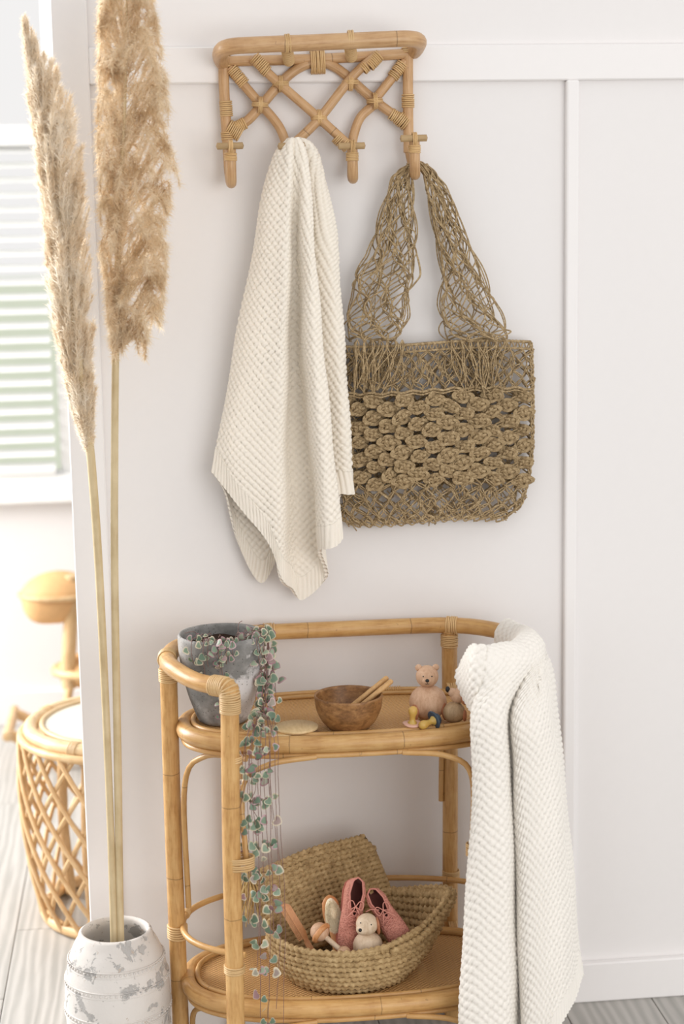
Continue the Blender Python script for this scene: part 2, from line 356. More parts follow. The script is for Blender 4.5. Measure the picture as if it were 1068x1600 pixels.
# heart-shaped leaves: green centre, cream or pink margin (uv.x = distance from the edge)
m = NT('heart_leaf', .45, .4); uv = m.coord('UV'); sx = m.n('ShaderNodeSeparateXYZ'); m.l(uv, sx.inputs[0]); ob = m.coord('Object'); nz = m.noise(ob, 260, 2, .5)
rd = m.rnd(); e = m.math('ADD', sx.outputs[0], m.math('MULTIPLY', m.math('SUBTRACT', nz, .5), .55))
rim = m.ramp(rd, [(.0, srgb(212, 202, 172)), (.55, srgb(206, 192, 170)), (.72, srgb(196, 162, 166)), (.97, srgb(150, 100, 114))])
grn = m.ramp(m.math('FRACT', m.math('MULTIPLY', rd, 7.3)), [(0, srgb(92, 114, 94)), (.5, srgb(120, 140, 118)), (.86, srgb(158, 170, 146)), (1, srgb(150, 108, 116))])
thr = m.math('ADD', .08, m.math('MULTIPLY', m.math('FRACT', m.math('MULTIPLY', rd, 3.7)), .30)); k = m.n('ShaderNodeMapRange', interpolation_type='SMOOTHSTEP'); m.l(e, k.inputs[0]); m.l(m.math('SUBTRACT', thr, .16), k.inputs[1]); m.l(m.math('ADD', thr, .16), k.inputs[2])
m.base(m.mix(k.outputs[0], rim, grn))
mat_plain('vine', srgb(128, 96, 88), .6, .1)
# stool top: white lacquered herringbone weave
m = NT('white_weave', .3, .5); ob = m.coord('Object', (70, 70, 70)); wv = m.n('ShaderNodeTexWave', wave_type='BANDS', bands_direction='DIAGONAL', wave_profile='SIN', i_Scale=.55, i_Distortion=0.4); m.l(ob, wv.inputs[0])
m.base(m.ramp(wv.outputs['Fac'], [(.1, srgb(196, 186, 166)), (.6, srgb(232, 227, 214))])); m.bump(wv.outputs['Fac'], .35, .003)
mat_plain('glass_white', srgb(240, 240, 238), .2)
m = NT('pane_glass', .02, .5); m.base((1, 1, 1)); m.b.inputs['Transmission Weight'].default_value = 1.0; m.b.inputs['IOR'].default_value = 1.02
mat_plain('horse_weave', srgb(218, 172, 120), .6, .12, .3, 80, .4)
mat_plain('screw', srgb(150, 150, 150), .35)
# ---------------------------------------------------------------- the setting
def struct(mb, name, mat, **kw): return mb.build(name, mat, kind='structure', smooth=False, **kw)
fl = struct(MB().box(-3.2, 3.0, -4.2, 2.16, -.06, -.004), 'floor', 'floor_gap')
bw, bl = .186, 1.22
pm = MB().box(0, bw-.0016, 0, bl-.0016, -.02, 0, .0012).mesh('plank', (0, 0, 0), False); pm.materials.append(M['floor_wood'])
for i in range(-8, 8):
    off = ((i*5) % 7)/7*bl
    for j in range(-2, 3):
        x, y = i*bw+.03, j*bl-off
        if y+bl < -.9 or y > 2.16 or (x > .2 and y > .2): continue
        piece('plank', pm, fl, (x, y, 0))
struct(MB().box(-.153, 3.0, 0, .115, 0, 2.75), 'wall_back', 'wall_paint')
e = .0025
struct(MB().box(-.153, -.089, -.013, 0, 0, 2.75, e), 'trim_1', 'trim_paint')          # corner stile
struct(MB().box(-.089, 3.0, -.0125, 0, 1.804, 1.868, e), 'trim_2', 'trim_paint')      # rail
struct(MB().box(.776, .800, -.016, 0, .081, 1.8045, .004, seg=2), 'trim_3', 'trim_paint')  # batten
struct(MB().box(-.089, 3.0, -.018, 0, 0, .083, .003), 'baseboard_back', 'trim_paint')
# far room seen past the corner
yf = 2.16
wx0, wx1, wz0, wz1 = -1.75, -.235, .745, 2.35
fw_ = MB().box(-3.2, wx0, yf, yf+.14, 0, 2.75).box(wx1, 1.2, yf, yf+.14, 0, 2.75).box(wx0, wx1, yf, yf+.14, 0, wz0).box(wx0, wx1, yf, yf+.14, wz1, 2.75)
struct(fw_, 'wall_far', 'wall_paint')
struct(MB().box(-3.2, 1.2, yf-.016, yf, 0, .11, .003), 'baseboard_far', 'trim_paint')
win = tag(thing('window_1', None, None, (-1.0, yf, wz0)), kind='structure')
wf = MB().box(wx0, wx1, yf-.01, yf+.1, wz0, wz0+.05, .004).box(wx0, wx1, yf+.02, yf+.1, wz1-.05, wz1, .004).box(wx0, wx0+.05, yf+.02, yf+.1, wz0, wz1, .004).box(wx1-.05, wx1, yf+.02, yf+.1, wz0, wz1, .004)
wf.build('window_frame', 'window_paint', win, smooth=False)
MB().box(wx0, wx1, yf+.03, yf+.09, 1.775, 1.835, .004).build('rail', 'window_paint', win, smooth=False)
MB().box(wx0-.05, wx1+.05, yf-.05, yf, wz0-.035, wz0, .006).build('window_sill', 'window_paint', win, smooth=False)
MB().box(wx0+.05, wx1-.05, yf+.06, yf+.064, wz0+.05, wz1-.05).build('pane', 'pane_glass', win, smooth=False)
bl_ = thing('window_blind', 'white horizontal slat blind lowered in the bright far window', 'blind', (-1.0, yf+.01, 1.77))
MB().box(wx0+.06, wx1-.06, yf-.03, yf+.02, 1.79, 1.85, .004).build('head_rail', 'window_paint', bl_, smooth=False)
sl = MB().box(-.69, .69, -.025, .025, -.0011, .0011, .0008).mesh('slat', (0, 0, 0), False); sl.materials.append(M['window_paint'])
k = 0; z = wz0+.075
while z < 1.78:
    piece('slat', sl, bl_, (-.99, yf-.002, z), rotm('X', .34)); z += .0435
MB().box(-1.68, -.30, yf-.022, yf+.018, wz0+.052, wz0+.066, .003).build('bottom_rail', 'window_paint', bl_, smooth=False)
for x in (-1.4, -.62): MB().tube([(x, yf-.025, 1.79), (x, yf-.025, wz0+.06)], .001, 5).build('cord', 'window_paint', bl_)
struct(MB().box(-30, 30, yf+.3, 60, -.5, -.4), 'ground', 'lawn_lit')
# ---------------------------------------------------------------- rattan serving cart
cart = thing('rattan_cart', 'oval two-tier rattan cart standing on the floor against the panelled wall', 'cart', (.335, -.208, 0))
ZR, ZU, ZL = .796, .678, .198           # rail, upper tray, lower tray
CX, CY = .335, -.208
def oval(a, b, z, n=96, e=2.45, t0=0, t1=tau, closed=True):
    t = np.linspace(t0, t1, n, endpoint=not closed); c, s = np.cos(t), np.sin(t)
    return np.stack([CX+a*np.sign(c)*np.abs(c)**(2/e), CY+b*np.sign(s)*np.abs(s)**(2/e), np.full(n, z)], 1)
rail_pts = [(.113, -.392), (.062, -.345), (.022, -.272), (.012, -.2), (.03, -.125), (.075, -.07), (.14, -.043), (.2, -.035), (.345, -.034), (.49, -.035), (.55, -.043), (.6, -.07), (.64, -.125), (.657, -.2), (.645, -.272), (.605, -.345), (.545, -.392)]
rl = spl([(x, y, ZR-(.006 if y < -.3 else 0)) for x, y in rail_pts], 120)
MB().tube(rl, .0152, 14).build('hand_rail', 'rattan', cart)
posts = {'l': (.013, -.2), 'fl': (.113, -.392), 'bl': (.124, -.04), 'br': (.547, -.04), 'fr': (.545, -.392), 'r': (.657, -.2)}
for k, (x, y) in posts.items():
    top = ZR-.004; fx, fy = ((-.010 if k == 'fl' else .010), -.022) if k in ('fl', 'fr') else (0, 0); P = spl([(x+fx, y+fy, 0), (x+fx*.7+.002*random.uniform(-1, 1), y+fy*.7, .25), (x+fx*.35+.002*random.uniform(-1, 1), y+fy*.35, .5), (x, y, top)], 30)
    MB().tube(P, .0158 if y < -.1 else .0148, 14).build('post', 'rattan', cart)
    MB().box(-.012, .012, -.012, .012, 0, .004, .003, c=(x+fx, y+fy, 0)).build('foot_pad', 'cane_end', cart)
for z, db in ((ZU, 0.0), (ZL, .014)):
    tr = MB().tube(oval(.297+db*.5, .140+db, z-.008, 110), .0155, 12, closed=True).build('tray_rim', 'rattan', cart)
    MB().tube(oval(.281+db*.5, .124+db, z+.004, 110), .0048, 8, closed=True).build('edge_rod', 'rattan', tr)
    MB().tube(oval(.299+db*.5, .143+db, z-.0275, 110), .0052, 8, closed=True).build('lower_rod', 'rattan', tr)
    o = oval(.284+db*.5, .127+db, z, 80); rad = np.linspace(0, 1, 14)[:, None, None]; c0 = np.array([CX, CY, z])
    MB().grid(c0+(o-c0)*rad+np.array([0, 0, 1])*(.0018*(1-rad)), cv=True, flip=True).build('woven_panel', 'cane_matting', cart)
    MB().grid(c0+(o-c0)*rad-np.array([0, 0, .007]), cv=True).build('panel_underside', 'cane_matting', cart)
# flat cane strip with stitches along the back of the upper tray
st = MB()
st.tube(oval(.284, .128, ZU+.010, 60, t0=.35*pi, t1=.75*pi, closed=False), .0045, 6)
MBs = MB()
for t in np.linspace(.40*pi, .47*pi, 16):
    p = oval(.284, .128, ZU+.010, 2, t0=t, t1=t+.01, closed=False)[0]
    MBs.tube(p+np.array([[0, 0, -.006], [0, -.005, 0], [0, 0, .006]]), .0011, 4)
sp_ = st.build('edge_strip', 'rattan', cart); MBs.build('stitching', 'cane_binding', sp_)
# thin bent rods: guard hoop over the lower tray, arches under the upper tray
hoop = oval(.318, .168, .296, 90, e=2.3, t0=-.70*pi, t1=.0, closed=False)
th = np.linspace(-pi*.29, pi*1.29, 100); 
hp = np.stack([CX+.312*np.sign(np.cos(th))*np.abs(np.cos(th))**.85, CY+.176*np.sign(np.sin(th))*np.abs(np.sin(th))**.85, np.full(100, .296)], 1)
MB().tube(hp, .0058, 8).build('guard_hoop', 'rattan', cart)
def arch_rod(p_top, p_corner, p_low): return MB().tube(spl([p_top, tuple(np.array(p_top)*.35+np.array(p_corner)*.65), tuple(np.array(p_corner)*.8+np.array(p_low)*.2), p_low], 24), .0052, 8).build('arch_rod', 'rattan', cart)
zt = ZU-.0285
arch_rod((.26, -.351, zt), (.130, -.366, zt-.012), (.133, -.390, .486))
arch_rod((.41, -.351, zt), (.528, -.366, zt-.012), (.5245, -.390, .486))
arch_rod((.14, -.345, zt), (.0345, -.24, zt-.02), (.0345, -.205, .33)); arch_rod((.55, -.33, zt), (.634, -.222, zt-.02), (.634, -.205, .45))
arch_rod((.25, -.066, zt), (.146, -.056, zt-.01), (.1445, -.045, .45)); arch_rod((.45, -.062, zt), (.526, -.052, zt-.01), (.528, -.045, .45))
zt2 = ZL-.0285
for a, b, c in (((.25, -.365, zt2), (.126, -.385, zt2-.01), (.124, -.409, .05)), ((.41, -.365, zt2), (.532, -.385, zt2-.01), (.534, -.409, .05)), ((.12, -.33, zt2), (.037, -.222, zt2-.02), (.036, -.205, .05)), ((.55, -.33, zt2), (.632, -.222, zt2-.02), (.634, -.205, .05))): arch_rod(a, b, c)
# cane bindings, each its own wrapping
def bind(c, d, R, n, par=cart, mat='cane_binding', r=.0017, **kw): return wraps(MB(), c, d, R, n, r, **kw).build('binding', mat, par)
Z1 = (0, 0, 1)
for k in ('l', 'bl', 'br', 'r'):
    x, y = posts[k]; R = .0158 if y < -.1 else .0148
    bind((x, y, ZR-.030), Z1, R, 7)
    # saddle straps over the rail
    i = int(np.argmin(np.linalg.norm(rl[:, :2]-np.array([x, y]), axis=1))); T = unit(rl[min(i+1, 119)]-rl[i-1])
    bind(rl[i], T, .0154, 6, r=.0018)
bind(rl[int(np.argmin(np.linalg.norm(rl[:, :2]-np.array([.205, -.035]), axis=1)))], (1, 0, 0), .0154, 6)
for k, sx in (('fl', 1), ('fr', -1)):
    x, y = posts[k]; i = 1 if k == 'fl' else 118; T = unit(rl[0]-rl[4]) if k == 'fl' else unit(rl[119]-rl[115])
    c0 = np.array([x, y, ZR-.006]); d2 = np.array([0, 0, -1.0])
    MB().tube(spl([c0-T*.028, c0-T*.014, c0-T*.003+d2*.001, c0+d2*.014, c0+d2*.03], 24), .0158, 14).build('elbow', 'rattan', cart)
    fan = MB(); ap = spl([c0-T*.034, c0-T*.016, c0-T*.004+d2*.002, c0+d2*.016, c0+d2*.042], 21)     # cane turns wrapped closely round the corner
    tg_ = unit(np.gradient(ap, axis=0))
    for q_, t_ in zip(ap, tg_): wraps(fan, q_, t_, .0158, 1, .0020)
    fan.build('binding', 'cane_binding', cart)
    bind((x, y, ZU-.012), Z1, .0158, 3); bind((x+.007*sx, y-.008, .485), Z1, .0158, 6, r=.0019, ov=1.55, side=(1, 0, 0)); bind((x-.006*sx, y-.014, .297), Z1, .0162, 4)
bind((.013, -.2, .283), Z1, .0160, 6, r=.0022); bind((.657, -.2, .29), Z1, .0160, 6, r=.0022)
for k in ('bl', 'br'):
    x, y = posts[k]; bind((x, y, .296), Z1, .0150, 6); bind((x, y-.012, ZL-.01), (1, 0, 0), .017, 5); bind((x, y-.012, ZU-.01), (1, 0, 0), .017, 5)
bind((.030, -.152, .296), unit(np.array([.02, .08, 0])), .0062, 4)
for dx in (-.012, .012): MB().tube([(.547+dx, -.052, ZU-.036), (.547+dx, -.052, ZU-.066)], .0058, 8).build('bracket_stub', 'rattan', cart)

# ---------------------------------------------------------------- rattan wall rack with hooks
YB = -.020
rack = thing('wall_rack', 'rattan wall rack with arched lattice and four bent hooks on the white wall', 'rack', tuple(at(500, 95, 0.0)*np.array([1, 0, 1])))
def pr(*pts, Y=YB): return np.array([at(p[0], p[1], p[2] if len(p) > 2 else Y) for p in pts])
def pole(name, pts, r, n=40, par=rack, sides=12, mat='rattan_rack'): return MB().tube(spl(pts, n) if len(pts) > 2 else np.array(pts), r, sides).build(name, mat, par)
pole('front_rail', pr((348, 97, -.020), (344, 88, -.05), (347, 78, -.09), (362, 72.5, -.112), (400, 70, -.115), (500, 66, -.115), (600, 61.5, -.115), (638, 60.5, -.112), (653, 64, -.09), (652, 72, -.05), (646, 80, -.02)), .0142, 90, sides=14)
pole('back_rail', pr((352, 96), (500, 92), (640, 84)), .0092)
for a in (pr((349, 90), (350, 140), (355, 225)), pr((637, 82), (637, 150), (638, 238))): pole('side_post', a, .0095)
pole('arch', pr((356, 206), (369, 198), (387, 188), (408, 165), (431, 138), (455, 114), (478, 101), (496, 98), (515, 101), (536, 114), (563, 138), (586, 158), (613, 178), (637, 194)), .0088, 60)
YH = YB-.012
pole('arch_leg', pr((406, 163), (424, 182), (438, 202), (446, 225), (452, 262)), .0085); pole('arch_leg', pr((585, 163), (564, 182), (554, 205), (550, 228), (550, 262)), .0085)
for a in (pr((358, 106), (404, 160)), pr((633, 96), (588, 152))): pole('brace', a, .0085)
pole('cross_pole', pr((394, 90, YH), (431, 126, YH), (495, 182, YH), (548, 230, YH)), .0085); pole('cross_pole', pr((592, 84, YH), (552, 118, YH), (499, 185, YH), (462, 222, YH)), .0085)
for (x0, y0, x1, y1) in ((355, 222, 361, 287), (452, 255, 457, 283), (550, 255, 551, 280), (638, 232, 648, 274)):
    up = {355: 236, 452: 236, 550: 236, 638: 224}[x0]
    h = pr((x0, y0-4, YB), (x0+(x1-x0)*.5, y1-24, YB-.002), (x1-1, y1-6, -.034), (x1, y1-1, -.050), (x1, y1-6, -.068), (x1-.5, y1-24, -.078), (x1-1, up-8, -.080))
    hk = MB().tube(spl(h, 44), .0096, 12).build('hook', 'rattan_rack', rack)
    MB().tube(pr((x1-22, up-7.5, -.087), (x1+18, up-8.5, -.087)), .0062, 10).build('hook_peg', 'cane_end', hk)
    wraps(wraps(MB(), at(x1-1, up+9, -.0795), (0, 0, 1), .0098, 5, .0014), at(x1-1, up-6, -.082), (1, 0, 0), .0115, 3, .0014).build('binding', 'cane_binding', hk)
for x, y in ((448, 78), (546, 72)):
    a, b = at(x-1, y-10, -.112), at(x+3, y+18, -.026); pg = MB().tube([a, b], .0085, 10).build('shelf_peg', 'rattan_rack', rack)
    w = MB(); L = b-a
    for t in np.linspace(.12, .95, 9): wraps(w, a+L*t, L, .0087, 2, .0015)
    wraps(w, at(x+1, y-10, -.113), (1, 0, .04), .0146, 3, .0017); w.build('binding', 'cane_binding', pg)
for x, y, d1, d2 in ((438, 131, (1, .95), (1, -.9)), (547, 129, (1, -.95), (1, .9)), (406, 164, (1, .9), (1, -1.1)), (585, 158, (1, -.9), (1, 1.1)), (498, 184, (1, 1), (1, -1))):
    lash(MB(), at(x, y, YB-.006), (d1[0], 0, d1[1]), (d2[0], 0, d2[1]), .0095, .0013).build('binding', 'cane_binding', rack)
def pb(x, y, dx, dy, n, R=.0092, Y=YB, **kw): return bind(at(x, y, Y), (dx, 0, -dy), R, n, rack, **kw)
bind(at(496, 96, YB), (1, 0, .03), .0115, 8, rack, r=.0016, ov=1.75, side=(0, 0, 1))
pb(405, 98, 1, 1.0, 8, .0095, YH); pb(415, 110, 1, .9, 3, .009, YH); pb(584, 95, 1, -1.0, 8, .0095, YH); pb(569, 106, 1, -.9, 3, .009, YH)
pb(368, 115, 1, 1.15, 7); pb(378, 127, 1, 1.15, 4); pb(624, 106, -1, 1.2, 6); pb(615, 118, -1, 1.2, 3)
pb(353, 170, .05, 1, 8, .0097); pb(637, 158, 0, 1, 7, .0097); pb(375, 196, 1, -.5, 6); pb(366, 204, .55, .35, 8, .0125); pb(616, 181, 1, .6, 5); pb(628, 189, .75, .6, 6, .0115); pb(355, 212, .05, 1, 4, .0097)
pb(528, 218, 1, .95, 4, .009, YH); pb(540, 227, 1, .95, 4, .0095, YH); pb(350, 88, .0, 1, 4, .0097); pb(637, 78, 0, 1, 3, .0099); pb(351, 102, .05, 1, 2, .0097)
MB().ball(at(518, 95, -.002), (.004, .003, .004), n=10, m=6).build('screw', 'screw', rack)
# ---------------------------------------------------------------- knitted throws
def knit(cols, lv_y, nu, nv, rib=.045, cell=.0152, amp=.0022, th=.0045, ucol=0, ribcols=None):
    """cols: list of (list of (px, Y) per level, hem point (px, py, Y)); returns displaced front and plain back as one mesh"""
    P = []
    for pts, hem in cols:
        row = [at(x, y, Y) for (x, Y), y in zip(pts, lv_y)]+[at(*hem)]
        row = np.array(row); s = np.concatenate([[0], np.cumsum(np.linalg.norm(np.diff(row, axis=0), axis=1))])
        P.append((row, s))
    # same relative arc length for the rows of every column
    ncol = len(P); tv = np.linspace(0, 1, nv); C = np.zeros((ncol, nv, 3))
    for i, (row, s) in enumerate(P): C[i] = spl(row, nv)
    G = spl_at(C, np.linspace(0, ncol-1, nu))                       # nu x nv x 3
    # soften across
    for _ in range(1): G[1:-1] = (G[:-2]+2*G[1:-1]+G[2:])/4
    du = np.concatenate([np.zeros((1, nv)), np.cumsum(np.linalg.norm(np.diff(G, axis=0), axis=2), 0)]); k0 = int(ucol/(ncol-1)*(nu-1)); du = du-du[k0]
    sv = np.concatenate([np.zeros((nu, 1)), np.cumsum(np.linalg.norm(np.diff(G, axis=1), axis=2), 1)], 1); dv = sv[:, -1:]-sv
    gu, gv = np.gradient(G, axis=0), np.gradient(G, axis=1); N = unit(np.cross(gu, gv))
    return G, du, dv, N
def basket_h(u, v, c):
    """plaited knit: two diagonal families passing over and under, with a small hole where four strands meet"""
    a, b = (u+v)/c, (u-v)/c; fa, fb = a-np.floor(a), b-np.floor(b); par = (np.floor(a)+np.floor(b)) % 2
    h1 = np.sin(pi*fb)**.6*(.45+.55*np.sin(pi*fa)**.6); h2 = np.sin(pi*fa)**.6*(.45+.55*np.sin(pi*fb)**.6); h = np.where(par > .5, h1, h2)
    ra, rb = a-np.round(a), b-np.round(b); return h-.9*np.exp(-(ra*ra+rb*rb)/.028)
def slice_u(G, ref):
    """arc length across the cloth along level slices, measured from column ref"""
    a, b = G.shape[:2]; z = G[..., 2]; zl = np.linspace(z.min(), z.max(), 260); X = np.zeros((a, 260, 2))
    for i in range(a):
        o = np.argsort(z[i])
        for k in range(2): X[i, :, k] = np.interp(zl, z[i][o], G[i, o, k])
    L = np.concatenate([np.zeros((1, 260)), np.cumsum(np.linalg.norm(np.diff(X, axis=0), axis=2), 0)]); L = L-L[int(ref*(a-1))]
    k = np.ones(15)/15; Lp = np.pad(L, ((0, 0), (7, 7)), 'edge'); L = np.stack([np.convolve(r, k, 'valid') for r in Lp])
    return np.stack([np.interp(z[i], zl, L[i]) for i in range(a)])
def even_cols(G, row):
    """re-space the columns evenly along one row"""
    s = np.concatenate([[0], np.cumsum(np.linalg.norm(np.diff(G[:, row], axis=0), axis=1)+.00012)]); t = np.linspace(0, s[-1], len(G)); i = np.interp(t, s, np.arange(len(G)))
    j = np.minimum(i.astype(int), len(G)-2); f = (i-j)[:, None, None]; return G[j]*(1-f)+G[j+1]*f
def rib_h(u, p): return np.abs(np.sin(pi*u/p))**.7
def cloth(mb, G, N, H, th, u, v, out=1):
    F = G+N*(H[..., None])*out; uv = np.stack([u, v], -1); B = G-N*(th+H*.8+.001)[..., None]*out
    a, b = G.shape[:2]; mb.grid(F, uv); mb.grid(B, uv, flip=True)
    I = np.arange(a*b).reshape(a, b); off = a*b
    loop = np.concatenate([I[:, 0], I[-1, 1:], I[-2::-1, -1], I[0, -2:0:-1]]); nx = np.roll(loop, -1)
    base = mb.n-2*off; q = np.stack([loop, nx, nx+off, loop+off], 1)+base; mb.q.append(q)
d0 = .004
LV = [222, 300, 400, 560, 700]
T1 = [ # (px, Y) at the levels, then the hem point; the sheet runs round the hook from back left to back right
 ([(452, -.045), (452, -.035), (448, -.028), (443, -.02), (440, -.02)], (438, 862, -.022)),
 ([(446, -.05), (440, -.035), (430, -.026), (420, -.02), (418, -.02)], (407, 910, -.022)),
 ([(437, -.058), (421, -.042), (407, -.032), (381, -.028), (364, -.028)], (372, 850, -.026)),
 ([(433, -.068), (414, -.052), (399, -.044), (373, -.038), (351, -.036)], (352, 772, -.036)),
 ([(432, -.078), (411, -.066), (395, -.062), (364, -.055), (338, -.054)], (330, 737, -.054)),
 ([(436, -.09), (421, -.09), (410, -.094), (391, -.092), (370, -.092)], (374, 792, -.088)),
 ([(445, -.1), (438, -.106), (432, -.11), (420, -.108), (408, -.106)], (418, 848, -.102)),
 ([(452, -.104), (451, -.112), (448, -.114), (443, -.108), (440, -.1)], (441, 906, -.098)),
 ([(456, -.098), (456, -.094), (453, -.078), (450, -.055), (447, -.046)], (455, 920, -.05)),
 ([(458, -.098), (461, -.092), (461, -.072), (460, -.046), (463, -.036)], (472, 937, -.038)),
 ([(462, -.098), (466, -.096), (467, -.080), (469, -.056), (480, -.044)], (507, 905, -.045)),
 ([(466, -.1), (470, -.106), (472, -.108), (476, -.1), (487, -.088)], (499, 862, -.08)),
 ([(470, -.102), (476, -.114), (481, -.122), (488, -.122), (500, -.12)], (511, 858, -.116)),
 ([(475, -.1), (482, -.112), (489, -.12), (498, -.122), (512, -.12)], (526, 852, -.118)),
 ([(478, -.094), (485, -.1), (493, -.106), (505, -.108), (519, -.106)], (535, 836, -.104)),
 ([(472, -.080), (474, -.058), (479, -.046), (489, -.04), (502, -.038)], (523, 800, -.05)),
 ([(484, -.08), (490, -.074), (501, -.068), (514, -.06), (524, -.056)], (530, 774, -.058)),
 ([(490, -.078), (504, -.076), (518, -.072), (529, -.066), (538, -.064)], (543, 773, -.060)),
 ([(494, -.068), (513, -.064), (529, -.058), (540, -.055), (547, -.055)], (553, 772, -.054)),
 ([(488, -.055), (504, -.046), (520, -.042), (530, -.040), (536, -.040)], (541, 768, -.040)),
]
G, du, dv, N = knit(T1, LV, 520, 380, ucol=6)
# close the top over the peg
top = at(459, 219, -.082); v01 = np.linspace(0, 1, G.shape[1])
w = np.clip(1-v01/.05, 0, 1)**2.2; G = G*(1-w[None, :, None]*.55)+top*(w[None, :, None]*.55); 
arch = np.clip(1-v01/.06, 0, 1)**2; G[..., 2] += 0.006*arch
gu, gv = np.gradient(G, axis=0), np.gradient(G, axis=1); N = unit(np.cross(gu, gv))
thr1 = thing('hanging_throw', 'cream basket-knit wool throw hanging from the wall rack', 'throw', tuple(at(455, 900, -.06)))
def cloth_parts(par, G, N, H, du, dv, mat, nrib, flip):
    a, b = G.shape[:2]
    for nm, s0, s1 in (('knit_body', 0, nrib+1), ('ribbed_hem', nrib, b)):
        mb = MB(); g, n, h = G[:, s0:s1], N[:, s0:s1], H[:, s0:s1]
        if flip: g, n, h, u, v = g[::-1], n[::-1], h[::-1], du[::-1, s0:s1], dv[::-1, s0:s1]
        else: u, v = du[:, s0:s1], dv[:, s0:s1]
        cloth(mb, g, n, h, .0035, u, v); mb.build(nm, mat, par)
# resample so that the hem band is a clean strip of rows (dv is measured along each column)
def split_rows(G, dv, hem, nb, nh):
    a = G.shape[0]; out = np.zeros((a, nb+nh, 3)); 
    for i in range(a):
        L = dv[i, 0]; s = L-dv[i]; t = np.concatenate([np.linspace(0, L-hem, nb, endpoint=False), np.linspace(L-hem, L, nh)])
        for k in range(3): out[i, :, k] = np.interp(t, s, G[i, :, k])
    return out
def finish(par, G, mat, hem, nb, nh, ucol, ref, amp=1.0, cell=.0142, ribp=.0098, fade_top=.03, side=0):
    sv = np.concatenate([np.zeros((G.shape[0], 1)), np.cumsum(np.linalg.norm(np.diff(G, axis=1), axis=2), 1)], 1)
    G = even_cols(G, int(G.shape[1]*.86))
    sv = np.concatenate([np.zeros((G.shape[0], 1)), np.cumsum(np.linalg.norm(np.diff(G, axis=1), axis=2), 1)], 1)
    G = split_rows(G, sv[:, -1:]-sv, hem, nb, nh); a, b = G.shape[:2]
    sv = np.concatenate([np.zeros((a, 1)), np.cumsum(np.linalg.norm(np.diff(G, axis=1), axis=2), 1)], 1); dv = sv[:, -1:]-sv
    du = np.concatenate([np.zeros((1, b)), np.cumsum(np.linalg.norm(np.diff(G, axis=0), axis=2), 0)]); du = du-du[int(ucol*(a-1))]
    wob = .0016*np.sin(du*31+dv*8)+.0012*np.sin(dv*27-du*13)
    N = unit(np.cross(np.gradient(G, axis=0), np.gradient(G, axis=1)))
    flip = N[int(ref[0]*(a-1)), int(ref[1]*(b-1)), 1] > 0
    if flip: N = -N
    H = np.where(np.arange(b)[None] < nb, basket_h((du if side else slice_u(G, ucol)+.0008*np.sin(dv*70)), (sv if side else G[..., 2]), cell)*.0029, rib_h(du, ribp)*.0030)*amp
    if side:
        d_ = G-CAM; qx = (d_ @ RT)/(d_ @ _fw); ks = np.argmax(qx, axis=0); edge = np.take_along_axis(du, ks[None], 0); H = np.where((du > edge-side) & (np.arange(b)[None] > b*.16), rib_h(sv, .0105)*.0030*amp, H)
    f = np.clip(np.linspace(0, 1, b)/fade_top, .3, 1) if fade_top else np.clip(np.linspace(0, 1, b)/.22, .45, 1)
    cloth_parts(par, G+N*wob[..., None], N, H*f-.001, du, dv, mat, nb, flip)
finish(thr1, G, 'wool_cream', .044, 400, 34, .33, (.36, .5))

# second throw: lies over the right end of the cart rail and falls past both trays
thr2 = thing('draped_throw', 'white knitted wool throw draped over the right end of the cart rail', 'throw', tuple(at(815, 1590, -.38)))
L2 = [1000, 1040, 1110, 1200, 1330, 1460]
def c2(xs, ys, hem): return (list(zip(xs, ys)), hem)
T2 = [
 c2([742, 737, 741, 740, 738, 734], [-.20, -.402, -.405, -.41, -.41, -.41], (716, 1730, -.41)),
 c2([739, 736, 740, 738, 732, 724], [-.22, -.418, -.432, -.436, -.438, -.44], (715, 1730, -.44)),
 c2([744, 748, 750, 748, 744, 740], [-.235, -.428, -.445, -.45, -.453, -.456], (735, 1735, -.46)),
 c2([754, 764, 768, 768, 768, 768], [-.24, -.43, -.45, -.457, -.46, -.462], (768, 1740, -.465)),
 c2([762, 777, 785, 786, 790, 792], [-.24, -.424, -.444, -.45, -.452, -.456], (796, 1740, -.46)),
 c2([766, 784, 793, 796, 800, 804], [-.235, -.402, -.416, -.418, -.418, -.418], (810, 1735, -.43)),
 c2([770, 788, 796, 799, 803, 808], [-.23, -.388, -.40, -.402, -.404, -.404], (815, 1730, -.415)),
 c2([776, 794, 802, 805, 810, 815], [-.235, -.398, -.424, -.432, -.438, -.44], (822, 1700, -.45)),
 c2([788, 806, 816, 821, 828, 834], [-.235, -.392, -.43, -.442, -.45, -.455], (838, 1675, -.46)),
 c2([806, 824, 836, 844, 852, 858], [-.23, -.37, -.418, -.433, -.44, -.445], (864, 1625, -.45)),
 c2([826, 842, 853, 863, 872, 879], [-.22, -.335, -.385, -.402, -.412, -.418], (884, 1590, -.425)),
 c2([842, 854, 863, 872, 883, 892], [-.20, -.28, -.335, -.36, -.37, -.375], (897, 1562, -.38)),
 c2([848, 858, 867, 877, 889, 899], [-.18, -.245, -.29, -.31, -.325, -.335], (906, 1528, -.34)),
 c2([850, 861, 870, 880, 893, 903], [-.16, -.21, -.245, -.26, -.27, -.275], (909, 1522, -.28)),
 c2([838, 848, 857, 866, 878, 888], [-.14, -.16, -.19, -.2, -.205, -.21], (894, 1500, -.21)),
]
cols2 = []
WR = [0, .02, .06, .11, .17, .23, .28, .34, .41, .50, .60, .70, .79, .88, 1.0]; RA = spl([(.538, -.394), (.552, -.390), (.605, -.345), (.645, -.272), (.657, -.2), (.64, -.125)], 200)
LF = [.050, .051, .052, .052, .051, .047, .044, .044, .044, .042, .039, .036, .033, .031, .030]
